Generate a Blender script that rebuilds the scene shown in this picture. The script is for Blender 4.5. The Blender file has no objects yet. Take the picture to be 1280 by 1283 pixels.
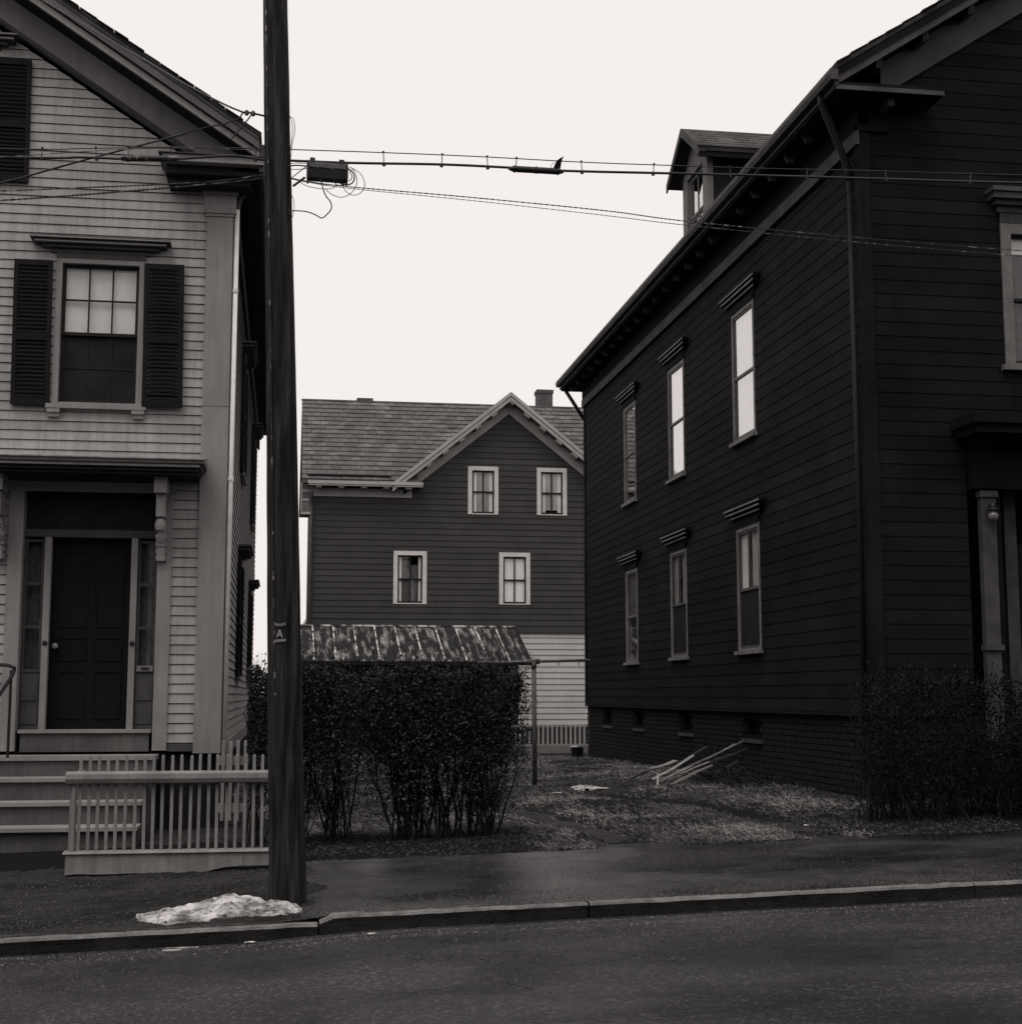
import bpy, bmesh, math, random
import numpy as np
from mathutils import Vector, Matrix, noise
random.seed(7); rng = np.random.default_rng(7)
C = bpy.context.scene.collection
sc = bpy.context.scene
R = math.radians

# ------------------------------------------------------------------ camera, sky, sun, exposure
EYE = 1.7
cam_d = bpy.data.cameras.new('camera'); cam = bpy.data.objects.new('camera', cam_d); C.objects.link(cam)
cam.location = (0, 0, EYE); cam.rotation_euler = (R(90 + 7.14), 0, R(-8.8))
cam_d.sensor_fit = 'HORIZONTAL'; cam_d.sensor_width = 36; cam_d.lens = 36 * 1828 / 1280
cam_d.clip_start = .05; cam_d.clip_end = 3000
sc.camera = cam

w = bpy.data.worlds.new("World"); sc.world = w; w.use_nodes = True
nt = w.node_tree; nt.nodes.clear()
sky = nt.nodes.new('ShaderNodeTexSky'); sky.sky_type = 'NISHITA'; sky.sun_disc = False
SUN_EL, SUN_AZ = 62, 212     # azimuth measured from +Y towards +X
sky.sun_elevation = R(SUN_EL); sky.sun_rotation = R(SUN_AZ); sky.air_density = 1; sky.dust_density = 6; sky.ozone_density = 1
bw = nt.nodes.new('ShaderNodeRGBToBW'); nt.links.new(sky.outputs[0], bw.inputs[0])
# an even overcast lid: the clear sky is greyed, clamped and mixed into a flat cloud layer
m1 = nt.nodes.new('ShaderNodeMath'); m1.operation = 'MINIMUM'; m1.inputs[1].default_value = 12; nt.links.new(bw.outputs[0], m1.inputs[0])
m2 = nt.nodes.new('ShaderNodeMath'); m2.operation = 'MULTIPLY_ADD'; m2.inputs[1].default_value = .04; m2.inputs[2].default_value = 8.7
nt.links.new(m1.outputs[0], m2.inputs[0])
tint = nt.nodes.new('ShaderNodeVectorMath'); tint.operation = 'SCALE'; tint.inputs[0].default_value = (1.045, .985, .965)
nt.links.new(m2.outputs[0], tint.inputs['Scale'])
bg = nt.nodes.new('ShaderNodeBackground'); bg.inputs[1].default_value = .1
nt.links.new(tint.outputs[0], bg.inputs[0])
wo = nt.nodes.new('ShaderNodeOutputWorld'); nt.links.new(bg.outputs[0], wo.inputs[0])
sun_d = bpy.data.lights.new('sun', 'SUN'); sun_d.energy = 1.3; sun_d.angle = R(35); sun_d.color = (1, .97, .94)
sun = bpy.data.objects.new('sun', sun_d); C.objects.link(sun)
sv = Vector((math.sin(R(SUN_AZ)) * math.cos(R(SUN_EL)), math.cos(R(SUN_AZ)) * math.cos(R(SUN_EL)), math.sin(R(SUN_EL))))
sun.rotation_euler = sv.to_track_quat('Z', 'Y').to_euler()
vs = sc.view_settings; vs.view_transform = 'Standard'; vs.look = 'None'; vs.exposure = 0; vs.gamma = 1; vs.use_curve_mapping = False

# ------------------------------------------------------------------ materials
WARM = (1.03, .995, .985)
def g3(v): return (v * WARM[0], v * WARM[1], v * WARM[2], 1)
MATS = {}
def mat(name, v, v2=None, scale=3, rough=.7, bump=0, bscale=40, spec=.35, grain=.12, stretch=(1, 1, 1), objvar=0, streak=0,
        wet=None, metallic=0, speck=0, speck_scale=60, lohi=(.35, .65)):
    """paint / wood / stone: large stains + fine grain in world position, optional per-piece variation"""
    if name in MATS: return MATS[name]
    m = bpy.data.materials.new(name); m.use_nodes = True; n = m.node_tree; N = n.nodes; L = n.links
    b = N['Principled BSDF']; b.inputs['Roughness'].default_value = rough; b.inputs['Specular IOR Level'].default_value = spec
    b.inputs['Metallic'].default_value = metallic
    geo = N.new('ShaderNodeNewGeometry')
    mp = N.new('ShaderNodeMapping'); mp.inputs['Scale'].default_value = stretch; L.new(geo.outputs['Position'], mp.inputs[0])
    v2 = v * .6 if v2 is None else v2
    def nz(sc_, det, src):
        t = N.new('ShaderNodeTexNoise'); t.inputs['Scale'].default_value = sc_; t.inputs['Detail'].default_value = det
        t.inputs['Roughness'].default_value = .6; L.new(src, t.inputs['Vector']); return t
    t1 = nz(scale, 6, mp.outputs[0])
    r1 = N.new('ShaderNodeMapRange'); r1.inputs[1].default_value, r1.inputs[2].default_value = lohi
    L.new(t1.outputs['Fac'], r1.inputs[0])
    mx = N.new('ShaderNodeMix'); mx.data_type = 'RGBA'; mx.inputs['A'].default_value = g3(v2); mx.inputs['B'].default_value = g3(v)
    L.new(r1.outputs[0], mx.inputs['Factor'])
    col = mx.outputs['Result']
    def mul(fac_socket, lo, hi, col, a=0., bb=1.):
        r = N.new('ShaderNodeMapRange'); r.inputs[1].default_value = a; r.inputs[2].default_value = bb
        r.inputs[3].default_value = lo; r.inputs[4].default_value = hi; L.new(fac_socket, r.inputs[0])
        s = N.new('ShaderNodeVectorMath'); s.operation = 'SCALE'; L.new(col, s.inputs[0]); L.new(r.outputs[0], s.inputs['Scale']); return s.outputs[0]
    if grain:
        t2 = nz(180, 3, geo.outputs['Position']); col = mul(t2.outputs['Fac'], 1 - 2 * grain, 1 + 2 * grain, col, .25, .75)
    if streak:
        mp2 = N.new('ShaderNodeMapping'); mp2.inputs['Scale'].default_value = (9, 9, .7); L.new(geo.outputs['Position'], mp2.inputs[0])
        t3 = nz(2, 5, mp2.outputs[0]); col = mul(t3.outputs['Fac'], 1 - streak, 1 + streak * .5, col, .35, .65)
    if objvar:
        oi = N.new('ShaderNodeObjectInfo'); col = mul(oi.outputs['Random'], 1 - objvar, 1 + objvar, col)
    if speck:
        v_ = N.new('ShaderNodeTexVoronoi'); v_.inputs['Scale'].default_value = speck_scale; L.new(geo.outputs['Position'], v_.inputs['Vector'])
        sp = N.new('ShaderNodeSeparateColor'); L.new(v_.outputs['Color'], sp.inputs[0])
        col = mul(sp.outputs[0], 1, 1 + speck, col, .75, 1.)
    L.new(col, b.inputs['Base Color'])
    if wet:
        t4 = nz(wet[2], 4, mp.outputs[0]); r = N.new('ShaderNodeMapRange'); r.inputs[1].default_value = .42; r.inputs[2].default_value = .6
        r.inputs[3].default_value = wet[0]; r.inputs[4].default_value = wet[1]; L.new(t4.outputs['Fac'], r.inputs[0]); L.new(r.outputs[0], b.inputs['Roughness'])
    if bump:
        t5 = nz(bscale, 5, mp.outputs[0]); bp = N.new('ShaderNodeBump'); bp.inputs['Strength'].default_value = bump; bp.inputs['Distance'].default_value = .02
        L.new(t5.outputs['Fac'], bp.inputs['Height']); L.new(bp.outputs[0], b.inputs['Normal'])
    MATS[name] = m; return m

def glass(name, ior, surfaces, tintv=.8, wave=.0, rough=.02):
    m = bpy.data.materials.new(name); m.use_nodes = True; n = m.node_tree; N = n.nodes; L = n.links
    N.remove(N['Principled BSDF']); out = N['Material Output']
    tr = N.new('ShaderNodeBsdfTransparent'); tr.inputs[0].default_value = (tintv, tintv, tintv, 1)
    gl = N.new('ShaderNodeBsdfGlossy'); gl.inputs['Roughness'].default_value = rough; gl.inputs[0].default_value = (.97, .96, .95, 1)
    # thin pane: Schlick reflectance from |cos|, the same from both sides
    ge = N.new('ShaderNodeNewGeometry'); dt = N.new('ShaderNodeVectorMath'); dt.operation = 'DOT_PRODUCT'; L.new(ge.outputs['Incoming'], dt.inputs[0]); L.new(ge.outputs['Normal'], dt.inputs[1])
    ab = N.new('ShaderNodeMath'); ab.operation = 'ABSOLUTE'; L.new(dt.outputs['Value'], ab.inputs[0])
    om = N.new('ShaderNodeMath'); om.operation = 'SUBTRACT'; om.inputs[0].default_value = 1; L.new(ab.outputs[0], om.inputs[1])
    pw = N.new('ShaderNodeMath'); pw.operation = 'POWER'; pw.inputs[1].default_value = 5; L.new(om.outputs[0], pw.inputs[0])
    f0 = ((ior - 1) / (ior + 1)) ** 2; fr = N.new('ShaderNodeMath'); fr.operation = 'MULTIPLY_ADD'; fr.inputs[1].default_value = 1 - f0; fr.inputs[2].default_value = f0; L.new(pw.outputs[0], fr.inputs[0])
    a = N.new('ShaderNodeMath'); a.operation = 'MULTIPLY'; a.inputs[1].default_value = surfaces; L.new(fr.outputs[0], a.inputs[0])
    b = N.new('ShaderNodeMath'); b.operation = 'MULTIPLY_ADD'; b.inputs[1].default_value = surfaces - 1; b.inputs[2].default_value = 1; L.new(fr.outputs[0], b.inputs[0])
    c = N.new('ShaderNodeMath'); c.operation = 'DIVIDE'; L.new(a.outputs[0], c.inputs[0]); L.new(b.outputs[0], c.inputs[1])
    mx = N.new('ShaderNodeMixShader'); L.new(c.outputs[0], mx.inputs[0]); L.new(tr.outputs[0], mx.inputs[1]); L.new(gl.outputs[0], mx.inputs[2])
    L.new(mx.outputs[0], out.inputs[0])
    if wave:
        geo = N.new('ShaderNodeNewGeometry'); t = N.new('ShaderNodeTexNoise'); t.inputs['Scale'].default_value = 2.2; t.inputs['Detail'].default_value = 1
        L.new(geo.outputs['Position'], t.inputs['Vector']); bp = N.new('ShaderNodeBump'); bp.inputs['Strength'].default_value = wave; bp.inputs['Distance'].default_value = .05
        L.new(t.outputs['Fac'], bp.inputs['Height']); L.new(bp.outputs[0], gl.inputs['Normal'])
    return m

M = dict(
 pale=mat('pale_paint', .37, .29, 1.6, .75, .12, 30, streak=.16, objvar=.11, spec=.2),
 pale_trim=mat('pale_trim_paint', .29, .22, 1.2, .75, .08, 30, streak=.12, spec=.2),
 stoop=mat('dimmed_stoop_paint', .12, .08, 3, .75, .1, 30, streak=.15, spec=.2),  # darker than the trim, painting the dimmer light near the ground
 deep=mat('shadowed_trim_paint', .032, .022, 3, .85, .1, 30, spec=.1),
 pale_dark=mat('darker_trim', .085, .055, 3, .8, .1, 30, spec=.15),  # darker tone of the trim for mouldings, entry panels and hoods
 hood=mat('hood_tin', .30, .12, 9, .55, .2, 20),
 shutter=mat('shutter_paint', .011, .008, 2, .7, .1, 40, spec=.12),
 dark=mat('dark_paint', .0135, .007, 1.1, .8, .12, 30, objvar=.22, streak=.15, spec=.07),
 dark_trim=mat('dark_house_trim', .085, .05, 2.5, .75, .1, 30, streak=.15, spec=.12),
 dark_soffit=mat('dark_house_soffit', .013, .009, 2.5, .85, .1, 30, spec=.05),
 dark_win=mat('dark_house_window_paint', .16, .11, 5, .7, .05, 30, spec=.2),
 brick=mat('foundation_brick', .019, .011, 6, .85, .3, 60, objvar=.2, spec=.08),
 mortar=mat('mortar', .025, .018, 6, .95, .3, 60, spec=.1),
 back=mat('brown_siding_paint', .056, .046, 1.2, .75, .1, 30, objvar=.08, streak=.08, spec=.12),
 back_trim=mat('back_trim_paint', .38, .30, 2, .7, .05, 30, spec=.2),
 back_win=mat('back_window_paint', .62, .5, 4, .55, .05, 30),
 light=mat('light_siding_paint', .46, .40, 1.5, .7, .08, 30, objvar=.05, streak=.06, spec=.2),
 shingle=mat('roof_shingle', .125, .09, 1.5, .9, .5, 90, objvar=.15, grain=.3, spec=.08, speck=.5, speck_scale=3.3),
 dshingle=mat('dark_shingle', .05, .03, 3, .9, .5, 90, grain=.25, spec=.1),
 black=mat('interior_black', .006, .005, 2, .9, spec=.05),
 sash=mat('dark_sash_paint', .015, .01, 6, .6, spec=.2),
 screen=mat('insect_screen', .028, .018, 3, .9, spec=.05, grain=.2),
 shade=mat('window_shade', .72, .6, 2.5, .8, .15, 12),
 curtain=mat('curtain_cloth', .42, .22, 6, .9, .3, 30, stretch=(1, 1, .15)),
 whitecurt=mat('white_curtain', .8, .66, 5, .9, .3, 20, stretch=(1, 1, .1)),
 door=mat('door_paint', .007, .005, 2, .6, .1, 30, spec=.15),
 pole=mat('creosoted_pole', .055, .010, 3, .85, .9, 14, stretch=(9, 9, .5), grain=.3, streak=.6, spec=.12),
 wire=mat('wire_jacket', .012, .009, 4, .45, spec=.35),
 wirel=mat('glint_specked_wire', .02, .015, 30, .4, speck=14, speck_scale=26),  # bright specks paint in the glints along the wires
 box=mat('terminal_box_metal', .015, .009, 9, .5),
 metal=mat('galvanised_metal', .22, .12, 8, .45, spec=.5),
 dspout=mat('white_downspout', .85, .7, 7, .6, .1),
 iron=mat('painted_iron', .016, .012, 6, .5),
 pipe=mat('rusty_pipe', .11, .06, 9, .6, .2, 40),
 fence=mat('picket_paint', .26, .19, 5, .7, .15, 40, streak=.15, objvar=.1, spec=.2),
 fence2=mat('far_picket_paint', .33, .26, 5, .6, .1, 40, objvar=.1),
 tin=mat('rusted_tin_roof', .30, .018, 2.4, .85, .4, 18, grain=.5, stretch=(3.2, .45, .45), spec=.1, lohi=(.50, .76), speck=.8, speck_scale=6),
 seam=mat('tin_seam', .62, .03, 3.5, .8, .2, 30, lohi=(.42, .58)),
 shedw=mat('shed_boards', .015, .010, 3, .8, .2, 30, spec=.1),
 asphalt=mat('road_asphalt', .036, .006, .45, .4, .6, 110, spec=.33, grain=.5, wet=(.2, .62, 1.1), speck=2.5, speck_scale=60, stretch=(.6, 1, 1)),
 walk=mat('sidewalk_asphalt', .042, .008, .9, .4, .25, 80, spec=.5, grain=.45, wet=(.12, .6, .8), speck=1.4, speck_scale=80, stretch=(.6, 1, 1)),
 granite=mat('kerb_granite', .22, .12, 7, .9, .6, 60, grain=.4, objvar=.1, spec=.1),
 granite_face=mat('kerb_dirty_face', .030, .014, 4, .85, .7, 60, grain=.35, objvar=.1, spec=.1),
 ground=mat('ground_soil', .05, .03, 2, .95, .6, 20, grain=.3, spec=.05),
 snow=mat('old_snow', .62, .16, 8, .85, .9, 30, grain=.3, speck=-.7, speck_scale=40, stretch=(.7, 1, 1), lohi=(.40, .56)),
 leaf=mat('hedge_leaf', .020, .008, 5, .5, spec=.38, grain=0),
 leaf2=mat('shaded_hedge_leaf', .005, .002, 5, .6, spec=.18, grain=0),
 stem=mat('hedge_stem', .028, .014, 14, .8, spec=.1),
 oldwood=mat('grey_old_wood', .42, .22, 8, .7, .3, 40, objvar=.4),
 paper=mat('paper', .7, .6, 9, .8),
 chim=mat('chimney_brick', .09, .06, 5, .8, .3, 50),
 far=mat('hazed_house_paint', .62, .58, 1, .8),  # paled to put the distance haze into the colour
)
M['glass'] = glass('window_glass', 1.5, 1, .98, .05)
M['storm'] = glass('storm_glass', 1.56, 6, .9, .02)
M['dimglass'] = glass('old_dim_glass', 1.25, 1, .8, .0)

# ------------------------------------------------------------------ builders
class MB:
    def __init__(s): s.v = []; s.f = []
    def add(s, vs_, fs): o = len(s.v); s.v += [tuple(p) for p in vs_]; s.f += [tuple(o + i for i in f) for f in fs]; return s
    def hexa(s, p):  # 8 points: bottom 4 ccw, top 4 ccw
        return s.add(p, [(0, 3, 2, 1), (4, 5, 6, 7), (0, 1, 5, 4), (1, 2, 6, 5), (2, 3, 7, 6), (3, 0, 4, 7)])
    def box(s, x0, x1, y0, y1, z0, z1):
        return s.hexa([(x0, y0, z0), (x1, y0, z0), (x1, y1, z0), (x0, y1, z0), (x0, y0, z1), (x1, y0, z1), (x1, y1, z1), (x0, y1, z1)])
    def prism(s, poly, ext, mapf):  # poly in 2D, ext=(e0,e1)
        n = len(poly); a = [mapf(p[0], p[1], ext[0]) for p in poly]; b = [mapf(p[0], p[1], ext[1]) for p in poly]
        return s.add(a + b, [tuple(range(n))[::-1], tuple(range(n, 2 * n))] + [(i, (i + 1) % n, n + (i + 1) % n, n + i) for i in range(n)])
    def tube(s, pts, r, n=6, caps=True):
        pts = [Vector(p) for p in pts]; o = len(s.v); k = len(pts)
        rr = r if isinstance(r, (list, tuple)) else [r] * k
        up = Vector((0, 0, 1)); prev = None
        for i, p in enumerate(pts):
            t = (pts[min(i + 1, k - 1)] - pts[max(i - 1, 0)]).normalized()
            if prev is None:
                a = t.cross(up) if abs(t.z) < .95 else t.cross(Vector((1, 0, 0)))
            else: a = prev - t * prev.dot(t)
            a.normalize(); prev = a; b = t.cross(a)
            for j in range(n):
                an = 2 * math.pi * j / n; s.v.append(tuple(p + (a * math.cos(an) + b * math.sin(an)) * rr[i]))
        for i in range(k - 1):
            for j in range(n):
                s.f.append((o + i * n + j, o + i * n + (j + 1) % n, o + (i + 1) * n + (j + 1) % n, o + (i + 1) * n + j))
        if caps: s.f.append(tuple(o + j for j in range(n))[::-1]); s.f.append(tuple(o + (k - 1) * n + j for j in range(n)))
        return s
    def lathe(s, c, prof, n=16, axis='Z'):
        o = len(s.v); c = Vector(c)
        for (r, h) in prof:
            for j in range(n):
                a = 2 * math.pi * j / n; q = (r * math.cos(a), r * math.sin(a), h)
                if axis == 'X': q = (h, q[0], q[1])
                if axis == 'Y': q = (q[0], h, q[1])
                s.v.append(tuple(c + Vector(q)))
        for i in range(len(prof) - 1):
            for j in range(n): s.f.append((o + i * n + j, o + i * n + (j + 1) % n, o + (i + 1) * n + (j + 1) % n, o + (i + 1) * n + j))
        s.f.append(tuple(o + j for j in range(n))[::-1]); s.f.append(tuple(o + (len(prof) - 1) * n + j for j in range(n)))
        return s
    def build(s, name, m, parent=None, smooth=False, kind=None, recalc=True, label=None):
        me = bpy.data.meshes.new(name); o0 = origin(parent)
        me.from_pydata([(a - o0[0], b - o0[1], c - o0[2]) for a, b, c in s.v], [], s.f)
        if recalc:
            b = bmesh.new(); b.from_mesh(me); bmesh.ops.recalc_face_normals(b, faces=b.faces); b.to_mesh(me); b.free()
        if smooth: me.polygons.foreach_set('use_smooth', [True] * len(me.polygons))
        me.materials.append(m); me.update()
        ob = bpy.data.objects.new(name, me); C.objects.link(ob)
        if parent: ob.parent = parent
        if kind: ob['kind'] = kind
        if label: ob['label'] = label
        return ob
def origin(p):
    o = Vector((0, 0, 0))
    while p is not None: o = o + p.location; p = p.parent
    return o
def tag(o, label=None, cat=None, group=None, kind=None):
    if label: o['label'] = label
    if cat: o['category'] = cat
    if group: o['group'] = group
    if kind: o['kind'] = kind
    return o
def thing(name, loc, label, cat, group=None):
    o = bpy.data.objects.new(name, None); C.objects.link(o); o.location = loc; o.empty_display_size = .3
    return tag(o, label, cat, group)
def single(mb, name, m, loc, label, cat, group=None, smooth=False):
    """a thing that is one mesh, its origin at loc"""
    ob = mb.build(name, m, None, smooth)
    ob.data.transform(Matrix.Translation(-Vector(loc))); ob.location = loc
    return tag(ob, label, cat, group)
def catmull(pts, sub=8):
    P = [Vector(p) for p in pts]; P = [P[0] * 2 - P[1]] + P + [P[-1] * 2 - P[-2]]; out = []
    for i in range(1, len(P) - 2):
        for k in range(sub):
            t = k / sub; a, b, c, d = P[i - 1:i + 3]
            out.append(.5 * ((2 * b) + (c - a) * t + (2 * a - 5 * b + 4 * c - d) * t * t + (3 * b - a - 3 * c + d) * t ** 3))
    out.append(P[-2]); return out
def fn(x, y=0, z=0): return noise.noise(Vector((x, y, z)))

# ------------------------------------------------------------------ terrain
def sm(a, b, x):
    t = min(1, max(0, (x - a) / (b - a))); return t * t * (3 - 2 * t)
def xx(x): return 22 * math.tanh(x / 22)
def kerb_z(x): return .13 + .028 * xx(x) + .045 * sm(.27, .29, x)
def walk_in(x): return .252 + .026 * xx(x)
def walk_z(x, y):
    t = (y - 10.4) / 2.8; return kerb_z_s(x) * (1 - t) + walk_in(x) * t
def kerb_z_s(x): return .13 + .028 * xx(x) + .045 * sm(-.15, .6, x)
def g(x, y):
    if y < 13.2: return walk_z(x, max(y, 10.4))
    h = (walk_in(x) + .05 * sm(13.2, 13.8, y)); t = sm(26, 38, y); h = h * (1 - t) + .16 * t
    h += .10 * sm(3.5, 6, x) * sm(13.6, 15.5, y) * (1 - sm(20, 26, y))
    return h
def road_z(x, y): return .13 + .028 * xx(x) - .108 + .045 * sm(-.5, .8, x) + .016 * max(0, (10.3 - y)) * (1 if y > 6 else 0) + (.016 * 4.3 - .016 * (6 - y) if y <= 6 else 0)

def grid(name, xs, ys, zf, m, kind='structure', smooth=True, attr=None):
    nx, ny = len(xs), len(ys); v = np.empty((nx * ny, 3)); k = 0
    for y in ys:
        for x in xs:
            p = zf(x, y); v[k] = p if isinstance(p, tuple) else (x, y, p); k += 1
    idx = np.arange(nx * ny).reshape(ny, nx)
    q = np.stack([idx[:-1, :-1], idx[:-1, 1:], idx[1:, 1:], idx[1:, :-1]], -1).reshape(-1, 4)
    me = bpy.data.meshes.new(name); me.vertices.add(len(v)); me.vertices.foreach_set('co', v.ravel())
    me.loops.add(q.size); me.loops.foreach_set('vertex_index', q.ravel().astype(np.int32))
    me.polygons.add(len(q)); me.polygons.foreach_set('loop_start', np.arange(0, q.size, 4, dtype=np.int32)); me.polygons.foreach_set('loop_total', np.full(len(q), 4, np.int32))
    if smooth: me.polygons.foreach_set('use_smooth', np.ones(len(q), bool))
    me.update(calc_edges=True); me.validate(); me.materials.append(m)
    if attr is not None:
        a = me.attributes.new('wear', 'FLOAT', 'POINT'); a.data.foreach_set('value', np.array([attr(p[0], p[1]) for p in v], dtype=np.float32))
    o = bpy.data.objects.new(name, me); C.objects.link(o); o['kind'] = kind; return o
def spaced(a, b, d0, d1=None):
    out = [a]; d1 = d1 or d0
    while out[-1] < b: t = (out[-1] - a) / (b - a); out.append(out[-1] + d0 + (d1 - d0) * t)
    out[-1] = b; return out

# far ground sheet, kept below the nearer sheets
gx = [-900, -300, -100] + spaced(-40, 40, 2) + [100, 300, 900]; gy = [-300, -60] + spaced(-20, 60, 2) + [100, 300, 1500]
def gz(x, y):
    if y < 13.2: return (road_z(x, 8) - .2)
    return g(x, y) - .06
grid('ground', gx, gy, gz, M['ground'])
# road
rx = [-60, -30, -12] + spaced(-6, 9, .12) + [15, 30, 60]
def rz(x, y): return road_z(x, y) + .006 * fn(x * .8, y * .8) + .004 * fn(x * 3, y * 3, 4)
grid('road', rx, spaced(2.2, 6, .8) + spaced(6.2, 10.42, .1), rz, M['asphalt'])
# pavement
def wz(x, y):
    return walk_z(x, y) + (.008 * fn(x * 1.2, y * 1.2, 7) + .004 * fn(x * 4, y * 4, 2)) * sm(10.5, 10.7, y) - .003
grid('sidewalk', [-60, -30, -12] + spaced(-6, 9, .1) + [15, 30, 60], spaced(10.5, 13.4, .09), wz, M['walk'])
def vz(x, y):
    return walk_z(x, y) + .012 + .012 * fn(x * 2.5, y * 2.5, 6) + .009 * fn(x * 9, y * 9, 1) + .01 * fn(x * 22, y * 22, 3) - .05 * sm(.1, .45, x + .2 * fn(y * 2)) - .03 * (1 - sm(10.5, 10.62, y))
grid('verge', [-30, -12, -6, -4] + spaced(-3, .6, .045) , spaced(10.5, 15.5, .05, .1), vz, mat('verge_soil', .040, .014, 2.2, .95, .9, 40, grain=.4, spec=.08, stretch=(.6, 1.4, 1)))
# yard: trodden grass with two wheel ruts and a muddy strip under the hedge
def rutd(x, y):
    # left rut runs (2.63,17)->(2.99,15)->(3.3,13.2); right rut (4.6,18)->(5.0,16.6)->(4.75,13.4)
    def seg(px_, py_, a, b):
        ax, ay = a; bx, by = b; t = max(0, min(1, ((px_ - ax) * (bx - ax) + (py_ - ay) * (by - ay)) / ((bx - ax) ** 2 + (by - ay) ** 2)))
        return math.hypot(px_ - ax - t * (bx - ax), py_ - ay - t * (by - ay))
    wob = .12 * fn(x * 1.5, y * 1.5)
    d1 = min(seg(x, y, (2.55, 18.6), (2.85, 16.4)), seg(x, y, (2.85, 16.4), (3.3, 13.0))) + wob
    d2 = min(seg(x, y, (4.1, 18.9), (4.75, 16.7)), seg(x, y, (4.75, 16.7), (5.1, 13.4))) + wob
    return math.exp(-(max(0, d1 - .08) / .2) ** 2), math.exp(-(max(0, d2 - .06) / .2) ** 2)
def yardwear(x, y):
    a, b = rutd(x, y); w_ = max(a, b)
    hedge = sm(12.85, 13.0, y) * (1 - sm(14.3, 14.8, y)) * (1 - sm(2.1, 2.8, x))
    hedge2 = sm(4.9, 5.6, x) * (1 - sm(14.2, 15.2, y))
    w_ = max(w_, .8 * sm(.12, .42, fn(x * .9, y * .7, 31) + .3 * fn(x * 3, y * 3, 8)))
    return max(w_, hedge, hedge2, .5 * (1 - sm(13.2, 13.5, y + .15 * fn(x * 4))), .6 * sm(5.9, 6.25, x))
def yz(x, y):
    e = 0
    if y < 13.35: y = y + .10 * fn(x * 2.2) + .05 * fn(x * 9, 3)
    a, b = rutd(x, y)
    z = g(x, y) + .035 * fn(x * 1.1, y * 1.1, 5) * sm(13.3, 14.5, y) + .016 * fn(x * 5, y * 5) + .009 * fn(x * 14, y * 14) - .10 * a - .08 * b
    z += .014 * sm(13.15, 13.3, y)
    if y < 13.12: z = walk_z(x, y) - .02
    return (x, y, z)
m = mat('yard_soil', .050, .020, 3, .95, .9, 30, grain=.4, spec=.04)
nn = m.node_tree; bs = nn.nodes['Principled BSDF']; src = bs.inputs['Base Color'].links[0].from_socket
at = nn.nodes.new('ShaderNodeAttribute'); at.attribute_name = 'wear'
mx = nn.nodes.new('ShaderNodeMix'); mx.data_type = 'RGBA'; nn.links.new(at.outputs['Fac'], mx.inputs['Factor']); nn.links.new(src, mx.inputs['A']); mx.inputs['B'].default_value = g3(.012)
nn.links.new(mx.outputs['Result'], bs.inputs['Base Color'])
grid('yard', [-14, -8, -4, -2] + spaced(-1, 6.8, .06) + [8, 10, 14, 20], spaced(13.05, 48, .05, .5), yz, m, attr=lambda x, y: yardwear(x, y))
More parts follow.
